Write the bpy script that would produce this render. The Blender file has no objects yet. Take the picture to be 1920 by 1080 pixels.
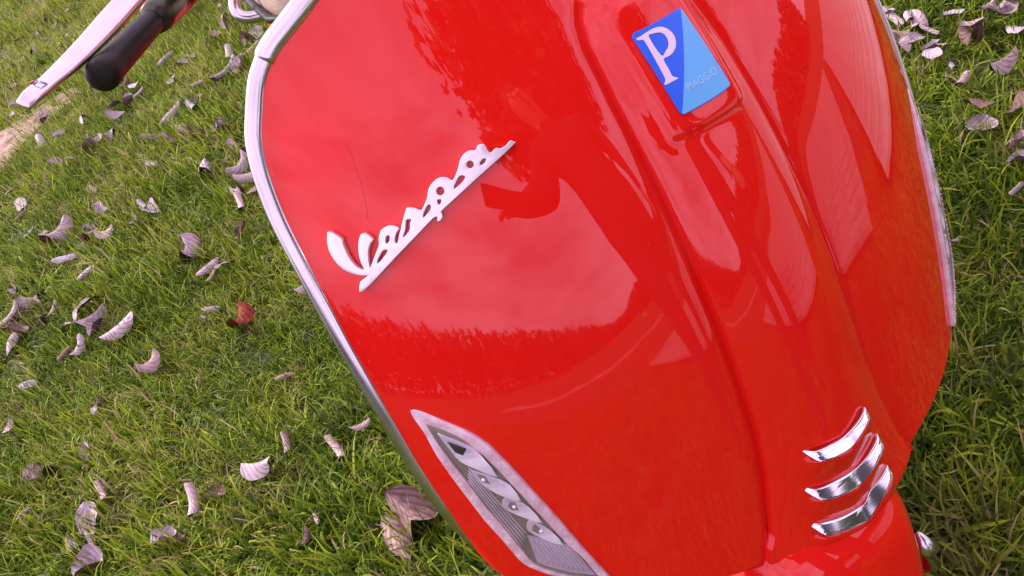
import bpy, bmesh, math, random
import numpy as np
from mathutils import Vector, Matrix
random.seed(7); rng = np.random.default_rng(7)
R = math.radians
SC = bpy.context.scene
COL = SC.collection

BADGE = [(-0.0215,0.8378),(0.0209,0.8381),(0.0237,0.7871),(-0.0202,0.7869)]
P_OUT = [(-0.0196,0.8345),(-0.0191,0.8331),(-0.0171,0.8327),(-0.016,0.8311),(-0.0165,0.8205),(-0.0173,0.8096),(-0.0181,0.8079),(-0.0196,0.8068),(-0.0192,0.8058),(-0.0148,0.8059),(-0.0105,0.806),(-0.0097,0.8065),(-0.0124,0.8086),(-0.012,0.8134),(-0.0116,0.8186),(-0.0074,0.8188),(-0.0034,0.8194),(0.0007,0.8215),(0.0032,0.8245),(0.004,0.8275),(0.0031,0.8307),(0.0008,0.8333),(-0.002,0.8347),(-0.0063,0.8354),(-0.012,0.8352),(-0.0172,0.8346)]
P_IN = [(-0.012,0.8326),(-0.0087,0.8331),(-0.0052,0.8325),(-0.0025,0.8311),(-0.0014,0.8287),(-0.0019,0.8259),(-0.004,0.8234),(-0.0075,0.8219),(-0.0116,0.821)]
PIAG = [(-0.01,0.7992),(0.0196,0.7976)]
SLATS = [[(-0.0337,0.5409),(-0.0248,0.5388),(-0.0133,0.5375),(-0.0001,0.5363),(0.0163,0.538),(0.0243,0.54),(0.0286,0.5398),(0.025,0.5332),(0.0211,0.5309),(0.0093,0.5277),(-0.0001,0.5253),(-0.0119,0.5261),(-0.0254,0.5291),(-0.03,0.5343),(-0.0326,0.5388)],[(-0.0415,0.5103),(-0.0309,0.5065),(-0.017,0.5046),(0.0003,0.5024),(0.0133,0.5029),(0.0254,0.5052),(0.0369,0.5074),(0.0316,0.498),(0.0201,0.4928),(0.0098,0.4904),(-0.0004,0.4883),(-0.0171,0.4909),(-0.0309,0.4951),(-0.0374,0.5019),(-0.0405,0.5077)],[(-0.0459,0.4773),(-0.0345,0.4738),(-0.0175,0.4684),(0.0034,0.4648),(0.0138,0.4703),(0.0277,0.4723),(0.0397,0.474),(0.0348,0.4642),(0.0213,0.4584),(0.0096,0.4541),(-0.0008,0.451),(-0.0201,0.4568),(-0.0359,0.4624),(-0.0418,0.4705),(-0.0447,0.4753)]]
SCRATCH = [(-0.2041,0.8345),(-0.2073,0.8207),(-0.2118,0.8039),(-0.2166,0.7917)]
SCRIPT = [[(-0.2378,0.7559),(-0.2387,0.7507),(-0.2122,0.7673),(-0.1828,0.7832),(-0.1819,0.7809),(-0.1804,0.7807),(-0.1781,0.7822),(-0.177,0.7847),(-0.1749,0.7865),(-0.1486,0.7967),(-0.1203,0.806),(-0.1194,0.8073),(-0.1203,0.8087),(-0.1224,0.8082),(-0.1248,0.8072),(-0.1283,0.8069),(-0.1307,0.808),(-0.1345,0.8067),(-0.1357,0.8083),(-0.1353,0.8112),(-0.136,0.8125),(-0.1392,0.8128),(-0.1413,0.8109),(-0.1461,0.8118),(-0.1513,0.8096),(-0.1556,0.8053),(-0.1594,0.8017),(-0.1625,0.8),(-0.1641,0.8021),(-0.1675,0.8035),(-0.1724,0.8022),(-0.1771,0.7989),(-0.1803,0.7947),(-0.1843,0.7909),(-0.1868,0.7895),(-0.1891,0.7916),(-0.1925,0.7929),(-0.1949,0.7908),(-0.1995,0.7854),(-0.2042,0.7796),(-0.2076,0.7751),(-0.2085,0.776),(-0.2061,0.7798),(-0.2031,0.7824),(-0.2036,0.7844),(-0.2071,0.7858),(-0.2114,0.7844),(-0.2153,0.7804),(-0.2173,0.7763),(-0.2214,0.7717),(-0.2259,0.7667),(-0.2283,0.7642),(-0.2265,0.7695),(-0.2242,0.7742),(-0.2211,0.778),(-0.2188,0.7798),(-0.2191,0.7821),(-0.2207,0.7848),(-0.2234,0.784),(-0.2267,0.78),(-0.2297,0.7737),(-0.2312,0.7682),(-0.2318,0.7638),(-0.2345,0.7663),(-0.2355,0.7713),(-0.2352,0.7773),(-0.2345,0.7818),(-0.2337,0.7839),(-0.2353,0.7872),(-0.2375,0.7897),(-0.2392,0.7889),(-0.242,0.7834),(-0.2435,0.7779),(-0.2435,0.772),(-0.2419,0.7663),(-0.2384,0.7624),(-0.2345,0.7604),(-0.2316,0.7598),(-0.2352,0.7578)],[(-0.2167,0.7726),(-0.2147,0.7718),(-0.2197,0.7678),(-0.2234,0.7658),(-0.2212,0.7688)],[(-0.2111,0.7801),(-0.2095,0.78),(-0.2111,0.7772),(-0.213,0.776),(-0.2129,0.7777)],[(-0.1967,0.7863),(-0.1943,0.7859),(-0.1961,0.7836),(-0.1976,0.7809),(-0.1997,0.7792),(-0.2032,0.7773),(-0.2002,0.781),(-0.1983,0.7839)],[(-0.1816,0.791),(-0.1806,0.7903),(-0.1822,0.788),(-0.1853,0.7862),(-0.1877,0.7853),(-0.1851,0.7884)],[(-0.1695,0.7957),(-0.1704,0.7947),(-0.1716,0.7941),(-0.1727,0.7942),(-0.1736,0.7948),(-0.1738,0.7958),(-0.1735,0.797),(-0.1726,0.798),(-0.1714,0.7985),(-0.1703,0.7985),(-0.1695,0.7979),(-0.1692,0.7968)],[(-0.1757,0.7921),(-0.1737,0.7917),(-0.1748,0.7901),(-0.1763,0.7896)],[(-0.1573,0.8007),(-0.155,0.7995),(-0.1575,0.7974),(-0.1618,0.7958),(-0.1641,0.7953),(-0.1615,0.7979)],[(-0.1469,0.8039),(-0.1477,0.8031),(-0.1488,0.8027),(-0.1498,0.8028),(-0.1506,0.8034),(-0.1509,0.8043),(-0.1505,0.8053),(-0.1498,0.8061),(-0.1487,0.8065),(-0.1476,0.8064),(-0.1468,0.8058),(-0.1466,0.8049)],[(-0.1408,0.8049),(-0.139,0.8045),(-0.1407,0.8029),(-0.1435,0.8023),(-0.1432,0.8036)]]
LENS = [(-0.2509,0.6645),(-0.2462,0.6634),(-0.2393,0.6569),(-0.2311,0.6487),(-0.2244,0.6412),(-0.2192,0.6317),(-0.2166,0.6227),(-0.2131,0.6104),(-0.2091,0.5931),(-0.2048,0.5753),(-0.2004,0.5567),(-0.1963,0.536),(-0.1915,0.5159),(-0.1872,0.4988),(-0.1854,0.4893),(-0.1874,0.4882),(-0.1977,0.4944),(-0.2149,0.5084),(-0.2233,0.5149),(-0.2309,0.5232),(-0.2345,0.5314),(-0.2381,0.552),(-0.2421,0.5703),(-0.2449,0.591),(-0.2472,0.6094),(-0.249,0.6285),(-0.2497,0.6469),(-0.2515,0.6581)]
LENSWIN = [(-0.2454,0.6497),(-0.239,0.6453),(-0.2308,0.6369),(-0.2243,0.623),(-0.22,0.6076),(-0.2151,0.5871),(-0.209,0.5623),(-0.2036,0.5398),(-0.1985,0.525),(-0.1944,0.5039),(-0.1962,0.5036),(-0.2091,0.5105),(-0.2217,0.5203),(-0.2269,0.5268),(-0.2297,0.5408),(-0.2337,0.566),(-0.2368,0.5806),(-0.24,0.6055),(-0.2426,0.6227),(-0.2446,0.6379)]
FACETS = [[(-0.2429,0.6457),(-0.2398,0.6433),(-0.2299,0.634),(-0.2254,0.6254),(-0.2224,0.6071),(-0.2324,0.6164),(-0.2382,0.623),(-0.2408,0.6317)],[(-0.2362,0.6159),(-0.2343,0.6137),(-0.2306,0.6105),(-0.2246,0.6057),(-0.2182,0.5984),(-0.2165,0.5844),(-0.2241,0.5896),(-0.2305,0.5969),(-0.2346,0.6046)],[(-0.2285,0.5823),(-0.2254,0.5871),(-0.2213,0.5863),(-0.2184,0.583),(-0.2142,0.5774),(-0.2107,0.5628),(-0.2189,0.5692),(-0.2265,0.5762)],[(-0.2214,0.5565),(-0.2198,0.5633),(-0.2167,0.565),(-0.2135,0.5608),(-0.2085,0.5539),(-0.205,0.5402),(-0.2137,0.5471)],[(-0.2233,0.552),(-0.2174,0.5483),(-0.2031,0.5377),(-0.199,0.5234),(-0.1953,0.5046),(-0.2089,0.5111),(-0.221,0.5209),(-0.2252,0.5256)]]
RIM = [(0.079,0.4515),(0.099,0.459),(0.126,0.4655),(0.159,0.474),(0.193,0.487),(0.217,0.4975),(0.236,0.506),(0.2471,0.5131),(0.253,0.5302),(0.2559,0.5508),(0.2596,0.5819),(0.2621,0.6183),(0.2627,0.6567),(0.2627,0.6863),(0.2625,0.7144),(0.2613,0.743),(0.2597,0.7738),(0.2574,0.8015),(0.2534,0.823),(0.2494,0.8372),(0.2445,0.8494),(0.2376,0.8609),(0.2274,0.8763),(0.219,0.8854),(0.2095,0.8934),(0.196,0.9012),(0.1756,0.9124),(0.15,0.927),(0.12,0.94),(0.08,0.952),(0.04,0.958),(0.0,0.96)]
TZL = [0.437,0.454,0.475,0.522,0.562,0.626,0.689,0.738,0.773,0.803,0.835,0.848,0.857]
TXL = [0.079,0.075,0.068,0.058,0.0535,0.0515,0.0505,0.0485,0.0475,0.046,0.042,0.037,0.03]
CO = [1.3324952133302101,0.7812112937350173,0.2994425496678095,-0.055945399027277284]
CAMLOC = [-0.11213279108893576,-0.45526208557193015,1.099952]
CAMX = [0.7323862176918903,-0.5137135091255093,-0.4468879710586564]
CAMY = [0.6570063407902594,0.36087788645165897,0.6618986472501489]
CAMF = [0.17875429028798354,0.7783736773633464,-0.6018150231520483]
LEAN = 0.2099021576608002
LEAVES = [(0.009,6.312,0.045,'O','L'),(-0.139,6.465,0.042,'C','L'),(-0.355,6.436,0.049,'O','B'),(-0.107,6.142,0.041,'C','G'),(-0.217,6.298,0.048,'F','L'),(-0.107,5.662,0.041,'C','L'),(-0.158,5.537,0.05,'C','L'),(-0.311,5.817,0.052,'F','G'),(-0.261,5.757,0.048,'O','L'),(-0.469,5.851,0.052,'F','G'),(-0.417,5.569,0.043,'C','G'),(-0.523,5.368,0.051,'O','T'),(-0.488,5.304,0.047,'C','T'),(-0.548,4.998,0.056,'O','L'),(-0.569,4.791,0.054,'F','L'),(-0.439,4.285,0.06,'F','L'),(-0.284,3.781,0.055,'F','G'),(-0.411,3.896,0.047,'F','L'),(-0.499,4.016,0.067,'C','L'),(-0.648,4.472,0.051,'O','T'),(-0.327,3.446,0.075,'T','B'),(-0.285,3.439,0.058,'F','L'),(-0.24,3.424,0.051,'F','G'),(-0.152,3.696,0.054,'F','L'),(-0.174,3.548,0.057,'F','L'),(-0.48,3.588,0.052,'F','L'),(-0.427,3.499,0.056,'F','L'),(-0.04,3.575,0.049,'C','P'),(-0.027,3.729,0.064,'O','P'),(-0.157,4.072,0.059,'F','G'),(-0.057,3.891,0.052,'C','B'),(0.146,3.784,0.075,'C','L'),(0.169,3.56,0.063,'F','L'),(0.222,3.547,0.049,'F','L'),(0.093,3.47,0.048,'O','L'),(0.141,3.176,0.041,'C','P'),(0.097,3.088,0.056,'T','L'),(0.031,3.139,0.037,'C','L'),(0.064,3.022,0.063,'C','G'),(-0.087,3.571,0.058,'F','G'),(-0.021,3.102,0.076,'C','L'),(-0.015,2.919,0.05,'F','L'),(-0.121,3.053,0.059,'C','L'),(-0.076,2.917,0.061,'F','B'),(0.021,2.801,0.075,'T','B'),(0.076,2.702,0.088,'T','L'),(0.066,2.516,0.046,'F','P'),(0.084,2.42,0.051,'O','B'),(-0.183,2.854,0.056,'C','L'),(-0.312,2.867,0.037,'C','P'),(-0.066,2.446,0.082,'T','L'),(-0.398,3.022,0.058,'C','L'),(-0.691,3.667,0.057,'O','G'),(-0.636,3.687,0.044,'C','B'),(0.023,2.311,0.076,'T','L'),(0.02,2.204,0.077,'C','P'),(0.001,2.099,0.062,'O','B'),(0.016,2.455,0.048,'C','B'),(-0.04,2.149,0.041,'F','P'),(0.343,3.603,0.087,'T','P'),(0.462,3.785,0.066,'C','P'),(0.5,3.96,0.064,'C','T'),(0.435,3.645,0.06,'F','L'),(0.459,3.266,0.073,'O','G'),(0.413,3.264,0.072,'T','B'),(0.257,3.121,0.102,'C','G'),(0.306,3.064,0.101,'T','L'),(0.321,3.259,0.059,'C','L'),(0.382,3.155,0.071,'C','P'),(0.311,4.237,0.056,'C','L'),(0.348,4.294,0.067,'C','T'),(-0.007,5.605,0.044,'C','L'),(-0.16,5.524,0.05,'C','G'),(0.223,5.461,0.081,'O','G'),(0.175,5.356,0.067,'F','G'),(-0.675,3.44,0.075,'O','L'),(-0.69,3.342,0.045,'C','B'),(-0.417,2.778,0.073,'T','L'),(-0.478,2.709,0.061,'T','L'),(-0.431,2.563,0.055,'F','P'),(-0.466,2.636,0.028,'C','P'),(-0.504,2.604,0.059,'T','B'),(-0.287,2.552,0.042,'C','L'),(-0.27,2.465,0.078,'F','L'),(-0.336,2.495,0.037,'C','G'),(-0.569,2.821,0.102,'T','L'),(-0.616,2.967,0.041,'O','L'),(-0.673,3.065,0.038,'C','G'),(-0.58,2.613,0.079,'O','G'),(-0.543,2.386,0.052,'C','L'),(-0.387,2.292,0.026,'C','L'),(-0.058,2.079,0.071,'C','P'),(-0.105,1.928,0.047,'T','B'),(-0.252,2.055,0.084,'F','L'),(-0.238,1.887,0.057,'C','L'),(-0.2,1.829,0.053,'O','G'),(-0.247,1.829,0.034,'C','T'),(-0.294,1.699,0.037,'C','L'),(-0.319,1.673,0.026,'C','B'),(-0.249,1.552,0.089,'R','R'),(-0.082,1.494,0.043,'F','L'),(-0.58,2.178,0.092,'O','L'),(-0.577,2.107,0.066,'F','L'),(-0.575,2.039,0.059,'F','L'),(-0.518,1.941,0.083,'C','L'),(-0.781,2.677,0.049,'F','L'),(-0.733,2.521,0.067,'T','L'),(-0.806,2.53,0.08,'C','L'),(-0.776,2.464,0.062,'F','L'),(-0.712,2.346,0.048,'F','L'),(-0.674,2.343,0.041,'C','P'),(-0.655,2.175,0.039,'O','G'),(-0.828,2.469,0.059,'O','B'),(-0.83,2.35,0.066,'C','L'),(-0.686,2.048,0.038,'C','B'),(-0.639,2.012,0.055,'T','L'),(-0.486,1.665,0.057,'T','P'),(-0.806,2.05,0.052,'O','G'),(-0.785,2.382,0.054,'C','B'),(-0.246,1.24,0.034,'C','T'),(-0.633,1.681,0.044,'T','L'),(-0.655,1.658,0.028,'O','G'),(-0.871,1.883,0.033,'F','P'),(-0.707,1.539,0.039,'O','P'),(-0.827,1.588,0.062,'O','B'),(-0.796,1.569,0.054,'C','L'),(-0.692,1.34,0.061,'C','P'),(-0.734,1.283,0.073,'O','L'),(-0.788,1.247,0.054,'F','L'),(-0.761,1.166,0.065,'F','L'),(-0.745,1.22,0.028,'C','L'),(-0.518,1.062,0.061,'C','P'),(-0.478,1.052,0.041,'T','B'),(-0.594,1.047,0.056,'T','L'),(-0.576,1.021,0.026,'C','B'),(-0.379,1.012,0.061,'F','L'),(-0.314,1.022,0.033,'C','P'),(-0.245,0.908,0.065,'C','P'),(-0.185,0.906,0.032,'C','P'),(-0.341,0.789,0.033,'C','P'),(-0.37,0.771,0.024,'C','B'),(-0.251,0.634,0.111,'V','W'),(-0.207,0.621,0.082,'F','W'),(-0.867,1.474,0.021,'C','L'),(1.118,0.75,0.048,'C','P'),(1.12,0.764,0.025,'O','L'),(1.107,0.705,0.035,'C','L'),(1.114,0.693,0.047,'C','P'),(1.075,0.71,0.039,'F','P'),(1.057,0.66,0.038,'O','L'),(1.081,0.641,0.034,'C','L'),(1.071,0.62,0.022,'O','G'),(1.027,0.662,0.044,'F','P'),(1.05,0.608,0.041,'F','L'),(1.02,0.585,0.041,'O','L'),(1.015,0.544,0.021,'C','G'),(0.99,0.506,0.035,'C','P'),(1.15,0.638,0.034,'F','L'),(1.127,0.588,0.047,'F','P'),(1.086,0.557,0.046,'T','B'),(1.045,0.465,0.04,'F','P'),(1.168,0.548,0.06,'T','L'),(1.139,0.508,0.042,'O','L'),(1.171,0.584,0.029,'C','P'),(0.933,0.428,0.034,'O','B'),(0.9,0.408,0.045,'T','L'),(0.96,0.39,0.042,'O','B'),(0.876,0.327,0.032,'T','P'),(0.85,0.312,0.028,'F','G'),(0.792,0.278,0.022,'C','L'),(0.658,0.282,0.014,'C','L')]
YAW = {141:3.122,137:-3.107,104:-1.82,93:2.932,135:-2.576,94:-1.539,127:2.936,126:-3.026,99:2.684,101:2.082,131:2.959,85:-1.073,83:-2.812,133:-2.628,124:-2.711,156:-1.378,160:-1.85,165:-2.538,45:2.853,142:-3.086,91:2.889,139:3.073}
SOIL = [(-0.911,4.045),(-0.738,4.077),(-0.543,4.25),(-0.38,4.324),(-0.263,4.28),(-0.21,4.401),(-0.239,4.607),(-0.326,4.678),(-0.487,4.703),(-0.678,4.752),(-0.869,4.801)]
GRIP = [[-0.2217,0.4534,0.8846],[-0.2345,0.4373,0.8821],[-0.3016,0.3335,0.8804]]
LEVER = [[-0.2192,0.4083,0.9221],[-0.253,0.3886,0.9121],[-0.2821,0.3686,0.9043],[-0.3063,0.3487,0.8992],[-0.3274,0.329,0.8963],[-0.3435,0.3093,0.8959],[-0.3532,0.2997,0.8952],[-0.3622,0.2948,0.8924]]
RAIL = [[-0.0938,0.5986,0.8599],[-0.1161,0.5987,0.8479],[-0.1283,0.5932,0.8335],[-0.1303,0.5872,0.8241],[-0.1238,0.5803,0.8178],[-0.1107,0.5736,0.8155],[-0.0884,0.5639,0.8139]]
SEATP = [[-0.1281,0.5484,0.8611],[-0.1236,0.5334,0.8423],[-0.1158,0.5132,0.8181],[-0.1111,0.4995,0.8014]]


# ------------------------------------------------------------------ camera, sky, sun, exposure
cam_d = bpy.data.cameras.new('camera'); cam = bpy.data.objects.new('camera', cam_d); COL.objects.link(cam)
cam_d.sensor_width = 36.0; cam_d.lens = 36.0 * 1700 / 1920; cam_d.clip_start = .01; cam_d.clip_end = 500
cx, cy, cf = Vector(CAMX), Vector(CAMY), Vector(CAMF)
M = Matrix((cx, cy, -cf)).transposed().to_4x4(); M.translation = Vector(CAMLOC)
cam.matrix_world = M
SC.camera = cam
SUN_EL, SUN_AZ = R(38), R(-32)      # azimuth measured from +Y towards +X
w = bpy.data.worlds.new('World'); SC.world = w; w.use_nodes = True
nt = w.node_tree; nt.nodes.clear()
def N(t, tree=None, **kw):
    n = (tree or nt).nodes.new(t)
    for k_, v_ in kw.items(): setattr(n, k_, v_)
    return n
sky = N('ShaderNodeTexSky', sky_type='NISHITA', sun_disc=False, sun_elevation=SUN_EL, sun_rotation=SUN_AZ)
skm = N('ShaderNodeVectorMath', operation='SCALE'); skm.inputs['Scale'].default_value = .10
nt.links.new(sky.outputs[0], skm.inputs[0])
tc = N('ShaderNodeTexCoord'); mp = N('ShaderNodeMapping'); mp.inputs['Scale'].default_value = (1, 1, 2.6)
nt.links.new(tc.outputs['Generated'], mp.inputs[0])
no = N('ShaderNodeTexNoise'); no.inputs['Scale'].default_value = 2.6; no.inputs['Detail'].default_value = 6; no.inputs['Roughness'].default_value = .52
no.inputs['Distortion'].default_value = .35
nt.links.new(mp.outputs[0], no.inputs[0])
cr = N('ShaderNodeValToRGB'); e = cr.color_ramp.elements
e[0].position = .32; e[0].color = (.55, .40, .57, 1); e[1].position = .62; e[1].color = (1.16, .86, 1.18, 1)
nt.links.new(no.outputs[0], cr.inputs[0])
mx = N('ShaderNodeMix', data_type='RGBA'); mx.inputs[0].default_value = .86
nt.links.new(skm.outputs[0], mx.inputs[6]); nt.links.new(cr.outputs[0], mx.inputs[7])
bg = N('ShaderNodeBackground'); bg.inputs[1].default_value = 1.0
nt.links.new(mx.outputs[2], bg.inputs[0])
wo = N('ShaderNodeOutputWorld'); nt.links.new(bg.outputs[0], wo.inputs[0])
sd = bpy.data.lights.new('sun', 'SUN'); sd.energy = 2.4; sd.angle = R(14); sd.color = (1, .93, .82)
sun = bpy.data.objects.new('sun', sd); COL.objects.link(sun)
sdir = Vector((math.sin(SUN_AZ) * math.cos(SUN_EL), math.cos(SUN_AZ) * math.cos(SUN_EL), math.sin(SUN_EL)))
sun.rotation_euler = sdir.to_track_quat('Z', 'Y').to_euler()
SC.view_settings.view_transform = 'Standard'; SC.view_settings.look = 'None'
SC.view_settings.exposure = 1.15; SC.view_settings.gamma = 1.0; SC.view_settings.use_curve_mapping = False
SC.cycles.max_bounces = 8; SC.cycles.transparent_max_bounces = 12

# ------------------------------------------------------------------ helpers
def tag(o, label=None, cat=None, group=None, kind=None):
    for k_, v_ in (('label', label), ('category', cat), ('group', group), ('kind', kind)):
        if v_: o[k_] = v_
    return o
def link(name, me, parent=None):
    o = bpy.data.objects.new(name, me); COL.objects.link(o)
    if parent: o.parent = parent
    return o
def empty(name, loc=(0, 0, 0)):
    o = bpy.data.objects.new(name, None); COL.objects.link(o); o.location = loc; o.empty_display_size = .1
    return o
def mesh(name, verts, faces, mats, parent=None, smooth=True, midx=None):
    me = bpy.data.meshes.new(name)
    me.from_pydata([tuple(map(float, v)) for v in verts], [], [tuple(map(int, f)) for f in faces])
    for m in (mats if isinstance(mats, (list, tuple)) else [mats]): me.materials.append(m)
    if smooth: me.polygons.foreach_set('use_smooth', [True] * len(me.polygons))
    if midx is not None: me.polygons.foreach_set('material_index', midx)
    me.update()
    return link(name, me, parent)
def grid_faces(n, m, closed=False):
    f = []
    for i in range(n - 1):
        for j in range(m if closed else m - 1):
            a, b = i * m + j, i * m + (j + 1) % m
            f.append((a, b, b + m, a + m))
    return f
def catmull(P, n=6, closed=False):
    P = [np.array(p, float) for p in P]; out = []; L = len(P)
    rngi = range(L if closed else L - 1)
    for i in rngi:
        if closed: p0, p1, p2, p3 = P[i - 1], P[i], P[(i + 1) % L], P[(i + 2) % L]
        else: p0, p1, p2, p3 = P[max(i - 1, 0)], P[i], P[i + 1], P[min(i + 2, L - 1)]
        for t in np.arange(n) / n:
            out.append(.5 * ((2 * p1) + (-p0 + p2) * t + (2 * p0 - 5 * p1 + 4 * p2 - p3) * t * t + (-p0 + 3 * p1 - 3 * p2 + p3) * t ** 3))
    if not closed: out.append(P[-1])
    return out
def resample(P, n):
    P = np.array(P, float); s = np.r_[0, np.cumsum(np.linalg.norm(np.diff(P, axis=0), axis=1))]
    t = np.linspace(0, s[-1], n)
    return np.stack([np.interp(t, s, P[:, k]) for k in range(P.shape[1])], 1)
def sweep(P, ra, rb=None, m=12, up=(0, 0, 1), caps=True, power=2.0):
    """tube along P; ra/rb half-axes (scalar or per point) along 'side' and 'up'"""
    P = np.array(P, float); n = len(P); rb = ra if rb is None else rb
    ra = np.broadcast_to(ra, n); rb = np.broadcast_to(rb, n)
    T_ = np.gradient(P, axis=0); T_ /= np.linalg.norm(T_, axis=1, keepdims=True)
    up = np.array(up, float); V = []
    for i in range(n):
        u_ = up if up.ndim == 1 else up[i]
        s_ = np.cross(T_[i], u_); s_ /= np.linalg.norm(s_); q = np.cross(s_, T_[i])
        for j in range(m):
            a = 2 * math.pi * j / m; c_, s2 = math.cos(a), math.sin(a)
            c_ = math.copysign(abs(c_) ** (2 / power), c_); s2 = math.copysign(abs(s2) ** (2 / power), s2)
            V.append(P[i] + s_ * ra[i] * c_ + q * rb[i] * s2)
    F_ = grid_faces(n, m, True)
    if caps: F_ += [tuple(range(m))[::-1], tuple(range((n - 1) * m, n * m))]
    return V, F_
def merge(parts):
    V, F_ = [], []
    for v, f in parts:
        o = len(V); V += list(v); F_ += [tuple(i + o for i in q) for q in f]
    return V, F_
def box(c, s, rot=None):
    V = [np.array((x, y, z)) * np.array(s) / 2 for x in (-1, 1) for y in (-1, 1) for z in (-1, 1)]
    if rot is not None: V = [np.array(rot @ Vector(v)) for v in V]
    return [v + np.array(c) for v in V], [(0, 1, 3, 2), (4, 6, 7, 5), (0, 4, 5, 1), (2, 3, 7, 6), (0, 2, 6, 4), (1, 5, 7, 3)]
def lathe(prof, m=40, axis='x', c=(0, 0, 0)):
    V = []
    for r_, h_ in prof:
        for j in range(m):
            a = 2 * math.pi * j / m
            V.append(np.array(c) + (np.array((h_, r_ * math.cos(a), r_ * math.sin(a))) if axis == 'x' else np.array((r_ * math.cos(a), r_ * math.sin(a), h_))))
    return V, grid_faces(len(prof), m, True)
def bevel_mod(o, w_, seg=2):
    b = o.modifiers.new('bevel', 'BEVEL'); b.width = w_; b.segments = seg; b.limit_method = 'ANGLE'

# ------------------------------------------------------------------ materials
def mat(name, base, rough=.5, metal=0., coat=0., **kw):
    m = bpy.data.materials.new(name); m.use_nodes = True; t = m.node_tree; b = t.nodes['Principled BSDF']
    b.inputs['Base Color'].default_value = (*base, 1); b.inputs['Roughness'].default_value = rough; b.inputs['Metallic'].default_value = metal
    b.inputs['Coat Weight'].default_value = coat; b.inputs['Coat Roughness'].default_value = .02
    for k_, v_ in kw.items(): b.inputs[k_.replace('_', ' ')].default_value = v_
    return m
def vary(m, scale, c0, c1, coord='Object', bump=0., bscale=None, lo=.3, hi=.7, detail=5, rough=None, dist=.002):
    t = m.node_tree; b = t.nodes['Principled BSDF']
    tc_ = N('ShaderNodeTexCoord', t); n = N('ShaderNodeTexNoise', t); n.inputs['Scale'].default_value = scale; n.inputs['Detail'].default_value = detail
    t.links.new(tc_.outputs[coord], n.inputs[0])
    r_ = N('ShaderNodeValToRGB', t); r_.color_ramp.elements[0].position = lo; r_.color_ramp.elements[1].position = hi
    r_.color_ramp.elements[0].color = (*c0, 1); r_.color_ramp.elements[1].color = (*c1, 1)
    t.links.new(n.outputs[0], r_.inputs[0]); t.links.new(r_.outputs[0], b.inputs['Base Color'])
    if rough:
        mr = N('ShaderNodeMapRange', t); mr.inputs[3].default_value, mr.inputs[4].default_value = rough
        t.links.new(n.outputs[0], mr.inputs[0]); t.links.new(mr.outputs[0], b.inputs['Roughness'])
    if bump:
        n2 = N('ShaderNodeTexNoise', t); n2.inputs['Scale'].default_value = bscale or scale * 4; n2.inputs['Detail'].default_value = 4
        t.links.new(tc_.outputs[coord], n2.inputs[0])
        bp = N('ShaderNodeBump', t); bp.inputs['Strength'].default_value = bump; bp.inputs['Distance'].default_value = dist
        t.links.new(n2.outputs[0], bp.inputs['Height']); t.links.new(bp.outputs[0], b.inputs['Normal'])
    return m
RED = mat('red_paint', (.70, .010, .007), .45, coat=1.0, Specular_IOR_Level=0.0)
def red_wear():
    t = RED.node_tree; b = t.nodes['Principled BSDF']
    tc_ = N('ShaderNodeTexCoord', t)
    n = N('ShaderNodeTexNoise', t); n.inputs['Scale'].default_value = 9; n.inputs['Detail'].default_value = 6
    t.links.new(tc_.outputs['Object'], n.inputs[0])
    mr = N('ShaderNodeMapRange', t); mr.inputs[1].default_value = .35; mr.inputs[2].default_value = .75; mr.inputs[3].default_value = .012; mr.inputs[4].default_value = .05
    t.links.new(n.outputs[0], mr.inputs[0]); t.links.new(mr.outputs[0], b.inputs['Coat Roughness'])
    n2 = N('ShaderNodeTexNoise', t); n2.inputs['Scale'].default_value = 34; n2.inputs['Detail'].default_value = 1
    t.links.new(tc_.outputs['Object'], n2.inputs[0])
    bp = N('ShaderNodeBump', t); bp.inputs['Strength'].default_value = .05; bp.inputs['Distance'].default_value = .002
    t.links.new(n2.outputs[0], bp.inputs['Height']); t.links.new(bp.outputs[0], b.inputs['Coat Normal'])
    # specks of dried mud low on the panel
    v = N('ShaderNodeTexVoronoi', t); v.inputs['Scale'].default_value = 46
    t.links.new(tc_.outputs['Object'], v.inputs[0])
    n3 = N('ShaderNodeTexNoise', t); n3.inputs['Scale'].default_value = 11
    t.links.new(tc_.outputs['Object'], n3.inputs[0])
    c1 = N('ShaderNodeMapRange', t); c1.inputs[1].default_value = .10; c1.inputs[2].default_value = .05
    t.links.new(v.outputs['Distance'], c1.inputs[0])
    c2 = N('ShaderNodeMapRange', t); c2.inputs[1].default_value = .60; c2.inputs[2].default_value = .68
    t.links.new(n3.outputs[0], c2.inputs[0])
    mu = N('ShaderNodeMath', t, operation='MULTIPLY'); t.links.new(c1.outputs[0], mu.inputs[0]); t.links.new(c2.outputs[0], mu.inputs[1])
    mu2 = N('ShaderNodeMath', t, operation='MULTIPLY'); mu2.inputs[1].default_value = .35; t.links.new(mu.outputs[0], mu2.inputs[0])
    m_ = N('ShaderNodeMix', t, data_type='RGBA'); m_.inputs[6].default_value = (.70, .010, .007, 1); m_.inputs[7].default_value = (.45, .12, .07, 1)
    t.links.new(mu2.outputs[0], m_.inputs[0]); t.links.new(m_.outputs[2], b.inputs['Base Color'])
red_wear()
CHROME = vary(mat('chrome', (.88, .87, .89), .08, 1.0), 30, (.52, .51, .53), (.62, .61, .63), rough=(.16, .27))
SLATM = vary(mat('slat_chrome', (.9, .88, .9), .16, 1.0), 40, (.66, .64, .68), (.74, .72, .76), rough=(.08, .14))
SATIN = vary(mat('satin_metal', (.5, .48, .5), .34, 1.0), 40, (.58, .56, .59), (.68, .66, .68), rough=(.28, .40))
BADGEM = vary(mat('badge_metal', (.9, .86, .9), .3, .55, coat=.3), 60, (.74, .71, .75), (.82, .79, .83), rough=(.26, .38))
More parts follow.
